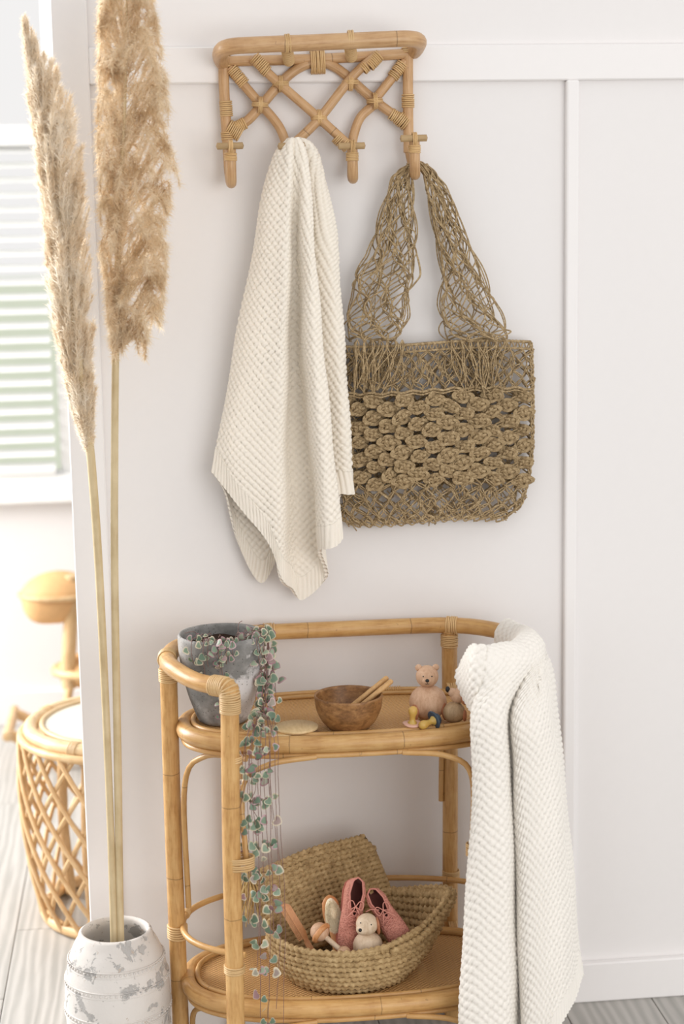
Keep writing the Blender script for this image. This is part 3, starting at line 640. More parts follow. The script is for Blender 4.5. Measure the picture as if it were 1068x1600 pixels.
for k, (pts, hem) in enumerate(T2):
    q = spl_at(RA, np.array([WR[k]*199.0]))[0]; q2 = spl_at(RA, np.array([min(199., WR[k]*199+3)]))[0]; q1 = spl_at(RA, np.array([max(0., WR[k]*199-3)]))[0]; tg = unit(q2-q1); outw = np.array([tg[1], -tg[0], 0]); outw = outw if outw @ np.array([q[0]-.5, q[1]+.2, 0]) > 0 else -outw
    q = np.array([q[0], q[1], ZR]); row = [at(x, y, Y) for (x, Y), y in zip(pts, L2)][(2 if k < 10 else 1):]
    crown = q+np.array([0, 0, LF[k]]); sh = q+outw*(.028+.3*(LF[k]-.028))+np.array([0, 0, .006+.35*(LF[k]-.03)]); inn = q-outw*.026+np.array([0, 0, .008]); inn2 = q-outw*.028+np.array([0, 0, -.045])
    cols2.append(np.array([inn2, inn, crown, sh]+row+[at(*hem)]))
nv = 420; C = np.stack([spl(c, nv) for c in cols2]); G = spl_at(C, np.linspace(0, len(cols2)-1, 330))
for _ in range(3): G[1:-1] = (G[:-2]+2*G[1:-1]+G[2:])/4
for _ in range(40):
    g = G.copy(); g[1:-1] = (G[:-2]+2*G[1:-1]+G[2:])/4; g[:, 1:-1] = (g[:, :-2]+2*g[:, 1:-1]+g[:, 2:])/4; wt = (np.clip(1-np.linspace(0, 1, nv)/.24, 0, 1)*.9)[None, :, None]; G = G*(1-wt)+g*wt
G[..., 2] = np.maximum(G[..., 2], .012)
finish(thr2, G, 'wool_white', .044, 400, 30, .4, (.3, .5), 1.15, .0170, .0098, 0, .040)
# inner corner of the throw that falls inside the rail over the upper tray
fc = [[(760, 1008, -.40), (757, 1040, -.425), (752, 1080, -.425), (748, 1125, -.40)], [(742, 1006, -.402), (736, 1038, -.422), (736, 1078, -.415), (740, 1118, -.375)], [(734, 1010, -.37), (719, 1038, -.35), (712, 1058, -.33), (724, 1092, -.31)]]
C = np.stack([spl(np.array([at(*p) for p in c]), 70) for c in fc]); G = spl_at(C, np.linspace(0, 2, 40))
sv = np.concatenate([np.zeros((40, 1)), np.cumsum(np.linalg.norm(np.diff(G, axis=1), axis=2), 1)], 1); du = np.concatenate([np.zeros((1, 70)), np.cumsum(np.linalg.norm(np.diff(G, axis=0), axis=2), 0)])
N = unit(np.cross(np.gradient(G, axis=0), np.gradient(G, axis=1))); fl_ = N[20, 35, 1] > 0
if fl_: N = -N
H = basket_h(du, sv, .0170)*.0036; mb = MB()
if fl_: cloth(mb, G[::-1], N[::-1], H[::-1], .003, du[::-1], sv[::-1])
else: cloth(mb, G, N, H, .003, du, sv)
mb.build('inner_corner', 'wool_white', thr2)
# ---------------------------------------------------------------- netted seagrass bag on the right-hand hook
bag = thing('seagrass_bag', 'knotted seagrass net bag hanging by its looped straps from the rack', 'bag', tuple(at(680, 815, -.03)))
rg = np.random.default_rng(21)
_ly, _lx = [500, 540, 700, 790, 812, 830], [523, 524, 519, 525, 538, 560]
_ry, _rx = [500, 540, 610, 700, 750, 790, 812, 830], [828, 829, 831, 831, 825, 813, 797, 770]
def body(u, y, layer=0):
    u = np.asarray(u, float); y = np.asarray(y, float)+np.zeros_like(u)
    x0 = np.interp(y, _ly, _lx); x1 = np.interp(y, _ry, _rx); b = np.sin(np.clip(u, 0, 1)*pi)**np.where(u < .5, 1.2, .6)
    Y = -.026-.030*b if layer == 0 else -.022+.009*b
    return at(x0+(x1-x0)*u, y+4*np.sin(u*5.2+.8)-3*(u-.5), Y)
def net(mb, fn, ncol, vs, r, jit=.0, seg=7, knot=True, skip=0.0, strands=2, dn=.002, nside=5, kr=1.7, edge=0.0):
    """rows of knots joined by bowed pairs of cords: fn(u, v) -> point"""
    K = []
    for j, v in enumerate(vs):
        o = .5 if j % 2 else 0.0; n = ncol+(0 if j % 2 else 1)
        K.append([((i+o)/ncol+rg.normal(0, jit/ncol), v+rg.normal(0, jit)*(vs[1]-vs[0])*.5 if 0 < j < len(vs)-1 else v) for i in range(n)])
    t = np.linspace(0, 1, seg)
    for j in range(len(vs)-1):
        for i, (u0, v0) in enumerate(K[j]):
            for d in ((-1, 0) if j % 2 == 0 else (0, 1)):
                k = i+d
                if not 0 <= k < len(K[j+1]) or rg.random() < skip: continue
                u1, v1 = K[j+1][k]
                for s_ in range(strands):
                    f = np.sin(t*pi/2) if s_ == 0 else 1-np.cos(t*pi/2)
                    if s_ == 2: f = t
                    uu = u0+(u1-u0)*f; vv = v0+(v1-v0)*t; P = fn(uu, vv)
                    P = P+np.outer(np.sin(t*pi), rg.normal(0, dn, 3))*np.array([1, 1, .5]); mb.tube(P, r*rg.uniform(.85, 1.15), nside, cap=False, u0=rg.random())
    if knot:
        for j in range(len(vs)):
            for (u0, v0) in K[j]:
                c = fn(np.array([u0]), np.array([v0]))[0]; a = np.linspace(0, 2.6*pi, 9); rr = r*kr
                mb.tube(c+np.stack([np.cos(a)*rr, -np.sin(a)*rr*.9, np.linspace(-rr*.9, rr*.9, 9)], 1) @ euler(rg.normal(0, .4), rg.normal(0, .4), 0).T, r, nside)
    return mb
RP = (.22, .0065, 2, 0)
rim = MB()
for ly in (0, 1):
    u = np.linspace(0, 1, 160)
    rim.tube(body(u, 537, ly), .0026, 7, rip=(.3, .007, 1, 0)); rim.tube(body(u, 548, ly), .0022, 7, rip=(.3, .006, 1, 0))
    n = 66; z = body(np.linspace(0, 1, n*4), 542.5+5*np.sin(np.linspace(0, n*pi, n*4)), ly); rim.tube(z, .0014, 5)
rim.build('rim', 'seagrass', bag)
up = MB()
for ly in (0, 1): net(up, lambda u, v, l=ly: body(u, v, l), 17, [549, 559, 571, 583, 595, 607], .00125, .12, 7, strands=2, dn=.0015)
for i in range(150):
    u = rg.random(); y = rg.uniform(550, 585); P = body(u+np.linspace(0, rg.normal(0, .03), 5), np.linspace(y, y+rg.uniform(12, 26), 5), 0)+np.array([0, -.003, 0]); up.tube(P, .001, 4, cap=False)
up.build('upper_net', 'seagrass', bag, kind='stuff')
dv_ = MB(); u = np.linspace(0, 1, 150)
for o, rr in ((0, .0026), (4.5, .0018)): dv_.tube(body(u, 610+o+1.5*np.sin(u*60), 0)+np.array([0, -.004, 0]), rr, 7, rip=(.3, .006, 1, 0))
dv_.tube(body(u, 612, 1), .0024, 6); dv_.build('divider_cord', 'seagrass', bag)
# the band of flat woven knots: a three-lead, four-bight knot of paired strands
def knot_mesh(seed):
    r2 = np.random.default_rng(seed); mb = MB(); t = np.linspace(0, 6*pi, 60, endpoint=False)
    for off in (-.17, 0, .17):
        rr = .62+.36*np.cos(4*t/3)+off*.8; x = rr*np.cos(t+.3*seed); z = rr*np.sin(t+.3*seed); y = -.30*np.sin(8*t/3+.4)-.12
        P = np.stack([x*.0182, y*.0105, z*.0112], 1); P[:, 0] += .002*np.sin(z*3+seed)
        mb.tube(P, .00185, 5, closed=True)
    me = mb.mesh('knot', (0, 0, 0)); me.materials.append(M['seagrass']); return me
KM = [knot_mesh(i) for i in range(4)]
net_k = MB(); NR = 11; pos = {}
for j in range(NR):
    y = 623+j*12.9
    for i in range(-1, 8):
        px = 537+i*46.5+(23.2 if j % 2 else 0)+rg.normal(0, 1.6); yy = y+rg.normal(0, 1.2)
        x0, x1 = np.interp(yy, _ly, _lx), np.interp(yy, _ry, _rx); uu = (px-x0)/(x1-x0)
        if not .03 < uu < .985: continue
        c = body(np.array([uu]), np.array([yy]), 0)[0]; pos[(j, i)] = (uu, yy)
        piece('knot', KM[(i*3+j) % 4], bag, c, euler(rg.normal(0, .12), rg.normal(0, .16), rg.normal(0, .2)-(uu-.5)*.5), rg.uniform(.92, 1.1))
for (j, i), (u0, y0) in pos.items():
    for di in ((0, -1) if j % 2 == 0 else (0, 1)):
        if (j+1, i+di) in pos:
            u1, y1 = pos[(j+1, i+di)]; t = np.linspace(0, 1, 6)
            for k in (-1, 0, 1): net_k.tube(body(u0+(u1-u0)*t+k*.004, y0+(y1-y0)*t+k*1.5+2.5*np.sin(t*pi)*k, 0)+np.array([0, .005, 0]), .0021, 5, cap=False)
for j in range(12):      # plain cords of the back layer behind the knots
    net_k.tube(body(np.linspace(0, 1, 60), 616+j*12.9+2*np.sin(np.linspace(0, 40, 60)), 1), .0022, 5)
net(net_k, lambda u, v: body(u, v, 1), 13, list(np.linspace(612, 757, 12)), .0017, .1, 5, knot=False)
for s_ in (0.0, 1.0):    # side seams
    for k in range(3): net_k.tube(body(np.full(90, s_)+.008*np.sin(np.linspace(0, 70, 90)+k*2.1)*(1 if s_ == 0 else 1), np.linspace(538, 800, 90), 0)+np.array([0, .003*np.cos(k*2), 0]), .002, 5)
net_k.build('knot_cords', 'seagrass', bag, kind='stuff')
lo = MB()
for ly in (0, 1):
    net(lo, lambda u, v, l=ly: body(u, v, l), 14, [752, 764, 777, 790, 802, 813], .0014, .14, 7, strands=2, dn=.002, kr=2.0)
    for k in range(3): lo.tube(body(np.linspace(.02, .98, 170), 811+k*2.6+2.6*np.sin(np.linspace(0, 88, 170)+k*2), ly), .0016, 5)
for i in range(160):
    u = rg.uniform(.02, .97); y = rg.uniform(757, 806); P = body(u+np.linspace(0, rg.normal(0, .035), 5), np.linspace(y, y+rg.uniform(5, 20), 5), int(rg.random() < .4))+np.array([0, -.002, 0]); lo.tube(P, .0012, 4, cap=False)
lo.build('lower_net', 'seagrass', bag, kind='stuff')
# straps: two bands of looped cord, both hung through the hook
LY = [255, 276, 326, 400, 431, 465, 496, 530]; LL = [641, 614, 598, 580, 558, 554, 543, 546]; LRr = [645, 641, 644, 646, 648, 630, 633, 622]
RY = [255, 289, 357, 418, 440, 477, 508, 531]; RL = [658, 666, 679, 690, 693, 692, 696, 698]; RR_ = [664, 694, 722, 748, 756, 769, 785, 800]
def arm(yk, lk, rk, Y0, sh=0.0):
    def f(u, v):
        y = 258+(532-258)*v; a = np.interp(y, yk, lk); b = np.interp(y, yk, rk); w = np.clip(v, 0, 1)
        return at(a+(b-a)*(u*(1-abs(sh))+max(sh, 0)), y, -.048+(Y0+.048)*w-.012*np.sin(u*pi)*w)
    return f
def loopnet(mb, fn, ncol, vs, r, seg=14):
    """chains of big open loops: every knot sends two cords down to each neighbour below, bowed into ovals"""
    t = np.linspace(0, 1, seg); K = []
    for j, v in enumerate(vs):
        o = .5 if j % 2 else 0.0; n = ncol+(0 if j % 2 else 1)
        K.append([((i+o)/ncol+rg.normal(0, .05/ncol), v+(rg.normal(0, .010) if 0 < j < len(vs)-1 else 0)) for i in range(n)])
    for j in range(len(vs)-1):
        for i, (u0, v0) in enumerate(K[j]):
            for d in ((-1, 0) if j % 2 == 0 else (0, 1)):
                k = i+d; edge = not 0 <= k < len(K[j+1])
                if edge: continue
                u1, v1 = K[j+1][k]
                for s_ in range(3):
                    e = (.42, 1.0, 2.3)[s_]; f = np.sin(t*pi/2)**(2*e) if s_ != 1 else t*t*(3-2*t)
                    bow = (u1-u0)*np.sin(t*pi)*(.30, .0, -.30)[s_]*rg.uniform(.6, 1.2); P = fn(u0+(u1-u0)*f+bow, v0+(v1-v0)*t); P = P+np.outer(np.sin(t*pi), rg.normal(0, .0022, 3)); mb.tube(P, r*rg.uniform(.85, 1.15), 5, cap=False, u0=rg.random())
        if j % 2 == 1 and j+2 < len(vs):      # outer loops hang from edge knot to edge knot
            for e_, sg in ((0, -1), (len(K[j])-1, 1)):
                pass
    for j in range(0, len(vs)-2, 1):
        for e_, sg in ((0, -1), (-1, 1)):
            (u0, v0) = K[j][e_]
            if j % 2 == 0 and j+2 < len(vs):
                (u1, v1) = K[j+2][e_]; 
                for q in (.02, .07): P = fn(u0+(u1-u0)*t+sg*np.sin(t*pi)**.7*(q+rg.uniform(0, .09)), v0+(v1-v0)*t); mb.tube(P, r, 5, cap=False, u0=rg.random())
    for j in range(len(vs)):
        for (u0, v0) in K[j]:
            c = fn(np.array([u0]), np.array([v0]))[0]; a = np.linspace(0, 3*pi, 11); rr = r*1.6
            mb.tube(c+np.stack([np.cos(a)*rr, -np.sin(a)*rr*.9, np.linspace(-rr, rr, 11)], 1) @ euler(rg.normal(0, .4), rg.normal(0, .4), 0).T, r*1.05, 5)
    return K
for nm, (yk, lk, rk) in (('l', (LY, LL, LRr)), ('r', (RY, RL, RR_))):
    for Y0, nc, sh in ((-.054, 2, .10), (-.026, 2, -.12)):
        mb = MB(); vs = np.array([0.0, .10, .22, .345, .47, .595, .72, .845, .94, 1.0]); vs = vs if sh > 0 else np.concatenate([[0, .06], (vs[1:-1]+vs[2:])/2, [1.0]])
        f = arm(yk, lk, rk, Y0, sh); loopnet(mb, f, nc, list(vs), .00135)
        for k in range(5): u0 = rg.random(); mb.tube(f(u0+np.cumsum(rg.normal(0, .04, 14)), np.linspace(rg.uniform(0, .25), rg.uniform(.5, 1), 14)), .0010, 5)
        xs = (552, 634) if nm == 'l' else (698, 796); e0, e1 = at(xs[0], 531, Y0-.006), at(xs[1], 531, Y0-.006)
        for k in range(7):       # the loops fan out over the rim down to the divider cord
            s = (k+.5)/7; tp = e0+(e1-e0)*s
            for q in range(3):
                bx = (xs[0]+8+(xs[1]-xs[0])*s*.56) if nm == 'l' else (xs[0]+20+(xs[1]-xs[0])*s*.66)
                bx = max(549, bx+rg.normal(0, 7)); P = spl([tp, tp+np.array([rg.normal(0, .004), -.003, -.012]), at(bx*.5+(xs[0]+(xs[1]-xs[0])*s)*.5+rg.normal(0, 10), 574+rg.normal(0, 8), Y0-.014), at(bx, 606+rg.normal(0, 6), min(Y0-.006, -.045))], 12); mb.tube(P, .0012, 5)
        mb.build('strap', 'seagrass', bag)
jn = MB()
for k in range(12):      # where the straps pass through the hook
    a, b = at(643+rg.normal(0, 1.5), 262+rg.normal(0, 4), -.052+.006*rg.normal()), at(661+rg.normal(0, 2), 262+rg.normal(0, 4), -.052+.006*rg.normal())
    jn.tube(spl([a+np.array([-.007, 0, -.012]), a, (a+b)/2+np.array([0, .002, .006]), b, b+np.array([.008, 0, -.012])], 12), .0014, 5)
jn.build('strap_bight', 'seagrass', bag)
# ---------------------------------------------------------------- whitewashed vase with two pampas stems
VX, VY = -.098, -.245
vase = thing('floor_vase', 'large whitewashed terracotta vase with worn patches standing on the floor', 'vase', (VX, VY, 0))
prof = [(.0, 0), (.066, 0), (.074, .012), (.084, .06), (.091, .12), (.0945, .175), (.0935, .215), (.090, .240), (.0835, .268), (.0745, .290), (.0672, .302), (.0655, .309), (.0640, .314), (.0605, .315), (.0575, .311), (.0570, .300), (.064, .285), (.078, .25), (.084, .2), (.08, .1), (.066, .02), (0, .015)]
MB().lathe(spl(np.array(prof)[1:-1], 70), 72, (VX, VY, 0)).build('body', 'whitewash', vase)
MB().lathe([(.0001, .016), (.067, .016)], 40, (VX, VY, 0)).lathe([(.067, .001), (.0001, .001)], 40, (VX, VY, 0)).build('base', 'whitewash', vase)
bd = MB()
for z, R in ((.262, .0856), (.2265, .0922), (.172, .0948), (.13, .0922)):
    a = np.linspace(0, tau, 90, endpoint=False)
    for dz in (-.007, .007): bd.tube(np.stack([VX+(R+.0002)*np.cos(a), VY+(R+.0002)*np.sin(a), np.full(90, z+dz*.75)], 1), .0014, 5, closed=True)
    for t in np.linspace(0, tau, 64, endpoint=False): bd.ball((VX+R*cos(t), VY+R*sin(t), z), .0026, n=6, m=4)
bd.build('beaded_band', 'whitewash', vase)
def plume(mb, axis, outl, nb, nh, hl, droop, seed, wid=.00042, up=1.0, thick=.6):
    """outl: rows (y, xl, xr) of the head; branchlets run from the axis into it and carry silky hairs"""
    r = np.random.default_rng(seed); oy = [o[0] for o in outl]; ol = [o[1] for o in outl]; orr = [o[2] for o in outl]
    y0, y1 = max(oy), min(oy); ax = lambda y: np.interp(y, axis[1][::-1], axis[0][::-1])
    for k in range(nb):
        ye = y0-4-(y0-y1-8)*((k+r.random())/nb)**1.0; le = r.uniform(50, 150)*(1.0 if not droop else .8); ys = min(ye+le, y0+8)
        xl, xr = np.interp(ye, oy, ol), np.interp(ye, oy, orr); q = r.uniform(-1, 1); q = np.sign(q)*abs(q)**.62; mid = (xl+xr)/2; hw = (xr-xl)/2; xe = mid+q*hw*.95
        z_ = r.uniform(-1, 1); dY = z_*math.sqrt(max(0, 1-q*q))*max(hw, 8)/830*thick-.004*(1-q*q)
        hw_j = 1+(.16*math.sin(ye*.071+seed)+.13*math.sin(ye*.137+2*seed+(2 if q > 0 else 0)))*(1 if droop else .35); xe = mid+(xe-mid)*hw_j; c = ax(ys); cm = ax((ys+ye)/2); p = [at(c, ys, axis[2]), at(cm*.5+xe*.5, (ys+ye)/2+6, axis[2]+dY*.65), at(xe, ye, axis[2]+dY)]
        if droop:
            dd = r.uniform(10, 40)*droop; sx = (np.sign(q) if abs(q) > .3 else r.choice([-1, 1]))*r.uniform(3, 16)
            x4 = np.clip(xe+sx, xl-2, xr+4); p += [at(x4, ye+dd*.3, axis[2]+dY*1.15-.004), at(np.clip(x4+sx*.5+r.normal(0, 5), xl-2, xr+5), ye+dd*1.1, axis[2]+dY*1.2-.004)]
        P = spl(np.array(p), 26); mb.tube(P[::3], .0004, 3, cap=False); edge = 1-.35*abs(q)
        n = int(nh*r.uniform(.7, 1.3)); i = (r.random(n)**.62*24.99).astype(int); f = r.random((n, 1)); b = P[i]*(1-f)+P[i+1]*f; T = unit(P[i+1]-P[i])
        d = unit(T*r.uniform(.2, 1.0, (n, 1))+unit(r.normal(size=(n, 3)))*r.uniform(.4, 1.0, (n, 1))+np.array([0, 0, .3*up])); l = r.uniform(.45, 1.0, (n, 1))*hl*edge*min(1, .35+hw/38)
        if droop: l = l*np.where((i > 14)[:, None], 1.25, .8)
        bend = r.normal(0, .30, (n, 3))+np.array([0, 0, -.12]); m = b+d*l*.5; e = b+d*l+bend*l*.55
        s = unit(np.cross(d, r.normal(size=(n, 3)))); w = wid*r.uniform(.7, 1.3, (n, 1))
        V = np.stack([b-s*w, b+s*w, m-s*w*.8, m+s*w*.8, e-s*w*.2, e+s*w*.2], 1); k = np.arange(n)[:, None]*6
        mb.add(V, np.concatenate([k+np.array([[0, 1, 3, 2]]), k+np.array([[2, 3, 5, 4]])]))
    return mb
def pampas(label, stem_px, ax, outl, mat, nb, nh, hl, droop, seed, foot, rs, **kw):
    P = [np.array(foot)]+[at(*p) for p in stem_px]
    o = thing('pampas_grass', label, 'dried grass', tuple(foot))
    n = 60; S = spl(P, n); rr = np.interp(np.linspace(0, 1, n), [0, .3, .72, 1], rs)
    st = MB().tube(S, rr, 10); st.build('stem', 'reed_stem', o)
    plume(MB(), ax, outl, nb, nh, hl, droop, seed, **kw).build('plume', mat, o, kind='stuff', smooth=False); return o
PY = -.205
o1 = [(18, 33, 38), (60, 34, 58), (80, 36, 66), (100, 38, 92), (130, 40, 104), (170, 43, 120), (200, 46, 127), (250, 50, 132), (300, 55, 138), (350, 62, 141), (400, 66, 145), (450, 70, 148), (500, 78, 150), (550, 88, 150), (600, 101, 150), (650, 114, 149), (680, 124, 146), (700, 134, 143)]
pampas('slender pale pampas plume leaning left, in front of the bright window', [(178, 1470, VY), (171, 1250, -.238), (160, 1000, -.228), (152, 850, -.22), (144, 740, -.212), (139, 690, PY), (122, 560, PY), (98, 350, PY), (70, 180, PY), (48, 80, PY)],
       ([140, 139, 122, 98, 70, 40], [720, 690, 560, 350, 180, 20], PY), o1, 'plume_pale', 540, 230, .021, 0, 3, (VX-.012, VY+.01, .018), [.0070, .0068, .0082, .0012], up=1.3)
o2 = [(-40, 166, 226), (0, 159, 236), (50, 158, 243), (100, 157, 254), (150, 155, 258), (200, 155, 254), (235, 157, 262), (255, 158, 280), (280, 158, 262), (300, 158, 256), (350, 160, 257), (400, 164, 254), (450, 170, 250), (490, 174, 246), (520, 178, 222), (535, 181, 196)]
pampas('bushy tan pampas plume with curled tufts, standing upright against the white wall', [(188, 1465, VY), (184, 1200, -.238), (179, 900, -.228), (179, 700, -.22), (181, 515, PY), (186, 350, PY), (195, 150, PY), (198, -30, PY)],
       ([182, 181, 186, 195, 198], [560, 515, 350, 150, -40], PY), o2, 'plume_tan', 330, 290, .0175, 1.0, 5, (VX+.008, VY-.004, .018), [.0072, .0072, .0066, .0012], up=.2, thick=.62)
# ---------------------------------------------------------------- concrete pot with trailing string of hearts
PX, PYY = .108, -.205; ZT = ZU+.0018
plant = thing('potted_plant', 'grey concrete pot with trailing variegated string of hearts, on the upper tray', 'plant', (PX, PYY, ZT))
pp = [(.040, 0), (.0445, .004), (.053, .025), (.063, .055), (.0705, .09), (.0755, .125), (.0770, .148), (.0765, .158), (.0745, .1605), (.0712, .159), (.0700, .15), (.069, .132)]
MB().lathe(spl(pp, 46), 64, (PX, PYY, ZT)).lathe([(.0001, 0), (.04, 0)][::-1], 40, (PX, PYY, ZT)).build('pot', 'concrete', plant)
a = np.arange(40)*tau/40; rr = np.linspace(.0005, .0702, 12)[:, None]; zz = .139+.003*np.sin(a*5+rr*90)*(rr/.07); 
MB().grid(np.stack([PX+rr*np.cos(a), PYY+rr*np.sin(a), ZT+zz], -1), cv=True, flip=True).build('soil', 'soil', plant)
def heart(seed):
    r = np.random.default_rng(seed); t = np.linspace(0, tau, 18, endpoint=False)
    x = (.62*np.sin(t)+.38*np.sin(t)**3)*1.02; y = (13.5*np.cos(t)-3.6*np.cos(2*t)-1.2*np.cos(3*t)-.5*np.cos(4*t))/17+.08; o = np.stack([x, y, np.zeros(18)], 1); rings = [o, o*.72, o*.36]; V = []
    for k, R in enumerate(rings): R = R.copy(); q = np.hypot(R[:, 0], R[:, 1]); R[:, 2] = -.22*q**2+.10*np.abs(R[:, 0])+r.normal(0, .01, 18); V.append(R)
    mb = MB(); uv = np.repeat(np.array([0, .3, .65])[:, None], 18, 1); X = np.stack(V); mb.grid(X, np.stack([uv, uv], -1), cv=True, flip=True)
    c = np.vstack([V[2], [0, 0, .01]]); k = np.arange(18); mb.add(c, None, np.stack([k, (k+1) % 18, np.full(18, 18)], 1)[:, ::-1], np.concatenate([np.full((18, 2), .65), [[1, 1]]]))
    me = mb.mesh('leaf', (0, 0, 0)); me.materials.append(M['heart_leaf']); return me
HM = [heart(i) for i in range(4)]; rp = np.random.default_rng(11); NL = [0]; LIM = [236]
def vine(pts, gap=.021, s=.0062, grow=1.0, face=(0, -1, .15)):
    P = spl(pts, max(20, int(len(pts)*12))); P[2:] += np.cumsum(rp.normal(0, .00025, P[2:].shape), 0)
    v = MB().tube(P, .00055, 5).build('vine', 'vine', plant); L = np.concatenate([[0], np.cumsum(np.linalg.norm(np.diff(P, axis=0), axis=1))]); d = gap*rp.random()
    while d < L[-1] and NL[0] < LIM[0]:
        c = np.array([np.interp(d, L, P[:, k]) for k in range(3)])
        for sgn in ((-1, 1) if rp.random() < .62 else (rp.choice([-1, 1]),)):
            n = unit(np.array(face)+rp.normal(0, .42, 3)); dirn = unit(np.array([sgn*1.0, -.25, rp.normal(-.35, .35)])); dirn = unit(dirn-n*(dirn@n)); xx = np.cross(-dirn, n)
            R = np.stack([xx, -dirn, n], 1); sz = s*rp.uniform(.72, 1.2)
            piece('leaf', HM[NL[0] % 4], v, c+dirn*sz*1.35, R, sz); NL[0] += 1
            if NL[0] >= LIM[0]: break
        d += gap*rp.uniform(.7, 1.35)
    return v
rimz = ZT+.162
def on_rim(ang, r=.074): return np.array([PX+r*cos(ang), PYY+r*sin(ang), rimz+.001])
ends = [(372, 1395), (379, 1330), (385, 1440), (392, 1372), (398, 1520), (405, 1590), (410, 1425), (417, 1612), (424, 1470), (431, 1575), (436, 1350), (442, 1620), (400, 1280), (420, 1300)]
for k, (ex, ey) in enumerate(ends):
    ang = -.75+.075*k+rp.normal(0, .06); q = on_rim(ang, .0765); out = np.array([cos(ang), sin(ang), 0]); xm = 372+(ex-372)*.75+rp.normal(0, 3)
    Y3 = -.378-.006*rp.random(); bend = at(412+rp.normal(0, 6), 1085, -.262-.02*rp.random()); edge = at(xm+8, 1150, -.366); hang = at(ex*.6+xm*.4, 1230, Y3); e = at(ex, ey, Y3); mid = at(ex+rp.normal(0, 5), (1230+ey)/2, Y3)
    vine([q-out*.03+np.array([0, 0, -.008]), q+np.array([0, 0, .004]), q+out*.008+np.array([0, 0, -.025]), bend, edge, hang, mid, e], .039, .0084)
LIM[0] = 298
for ang, pend, Yp in ((-2.3, (293, 1040), -.268), (-2.0, (304, 1072), -.275), (-1.75, (318, 1030), -.286), (-1.6, (330, 1062), -.288), (-1.45, (345, 1042), -.288), (-1.9, (312, 1045), -.284), (-1.68, (324, 1128), -.285), (-1.35, (362, 1030), -.284)):
    q = on_rim(ang, .0765); out = np.array([cos(ang), sin(ang), 0]); e = at(*pend, Yp); low = max(0, (q[2]-e[2])/.16)
    mid = q+out*.006+np.array([0, 0, -.02]); e2 = np.array([PX, PYY, 0])+out*(.0815-.026*low**1.6)+np.array([0, 0, e[2]]); vine([q-out*.03+np.array([0, 0, -.006]), q+np.array([0, 0, .003]), mid, e2], .024, .0066)
for k in range(9):    # leaves lying on the soil
    ang = rp.uniform(-2.8, .4); q = np.array([PX+.03*cos(ang), PYY+.03*sin(ang), ZT+.143]); w = on_rim(ang+rp.normal(0, .3), .066)+np.array([0, 0, .004]); vine([q, (q+w)/2+np.array([0, 0, .012]), w], .026, .0066, face=(0, -.7, .7))
# ---------------------------------------------------------------- small things on the upper tray
bowl_c = np.array([atz(550, 1150, ZT)[0], -.292, ZT+.0002])
bowl = thing('wooden_bowl', 'dark acacia wooden bowl with two sticks in it on the upper tray', 'bowl', tuple(bowl_c))
bp = spl([(.0005, 0), (.03, 0), (.037, .003), (.048, .016), (.0565, .034), (.0592, .05), (.0600, .0595), (.0588, .0615), (.0568, .060), (.0545, .048), (.050, .033), (.04, .016), (.02, .010), (.0005, .0095)], 60)
MB().lathe(bp, 64, bowl_c).build('bowl_body', 'acacia', bowl)
for (a, b, r) in (((541, 1121, -.285), (605, 1058, -.268), .0047), ((551, 1126, -.30), (612, 1063, -.284), .0047)):
    A, B = at(*a), at(*b); d = unit(B-A); A = A-d*.026; A[2] = max(A[2], bowl_c[2]+.0155)
    s = MB().tube([A, A+d*.004, A+(B-A)*.5, B-d*.003, B], [r*.8, r, r, r, r*.75], 12).build('wooden_stick', 'stick_wood', label=('smooth wooden stick in the bowl, the upper of two' if b[0] == 605 else 'smooth wooden stick in the bowl, the lower and nearer of two'), cat='stick', group='sticks in the bowl')
def disc(c, r, h, lab, tilt):
    MB().lathe([(.0003, 0), (r*.97, 0), (r, .0008), (r, h-.0008), (r*.985, h), (.0003, h)], 48, c, M=tilt).build('wooden_disc', 'birch_disc', label=lab, cat='disc', group='birch discs on the tray')
d1 = np.array([atz(436, 1147, ZT)[0], -.300, ZT+.0004]); d2 = np.array([atz(463, 1146, ZT)[0]+.001, -.300, ZT+.0062])
disc(d1, .036, .0046, 'round birch disc lying flat on the tray, under another disc', np.eye(3)); disc(d2, .0378, .0046, 'round birch disc resting on top of another disc beside the bowl', euler(0, -.0, 0))
def face(o, c, r, fwd, nose_r, eye_r, nose_dz=-.05, eye_a=.42, eye_up=.22, nose_pos=None):
    f = unit(np.array(fwd)); rgt = unit(np.cross(f, (0, 0, 1))); u = np.cross(rgt, f)
    for s in (-1, 1):
        d = unit(f*1+rgt*s*eye_a+u*eye_up); MB().ball(c+d*r*.985, eye_r, n=10, m=8).build('eye', 'ink_black', o)
    p = c+unit(f+u*nose_dz)*r*.99 if nose_pos is None else nose_pos
    MB().ball(p, (nose_r, nose_r, nose_r*.85), n=14, m=10).build('nose', 'ink_black', o); return f, rgt, u
# bear
bc = np.array([atz(671, 1128, ZT)[0], -.262, ZT]); br = .0335
bear = thing('wooden_bear', 'pale beech bear figure with ball body standing behind the pacifiers', 'toy', tuple(bc))
BC = bc+np.array([0, 0, br*.93]); MB().ball(BC, (br, br, br*.94), n=32, m=22).build('body', 'beech', bear)
HC = BC+np.array([-.0012, -.001, br*.9+.0178]); hr = .0202
hd = MB().ball(HC, (hr, hr, hr*.97), n=28, m=18); hd.ball(HC+np.array([-.003, -.0155, -.0045]), (.0088, .0075, .0078), n=16, m=10); hd.build('head', 'beech', bear)
f, rg_, uu_ = face(bear, HC, hr, (-.12, -1, .02), .0036, .0014, nose_pos=HC+np.array([-.0034, -.0225, -.002]))
for s in (-1, 1): 
    e = MB().ball(HC+rg_*s*.0152+uu_*.0158, (.0062, .0042, .0062), n=14, m=10); e.build('ear', 'beech', bear)
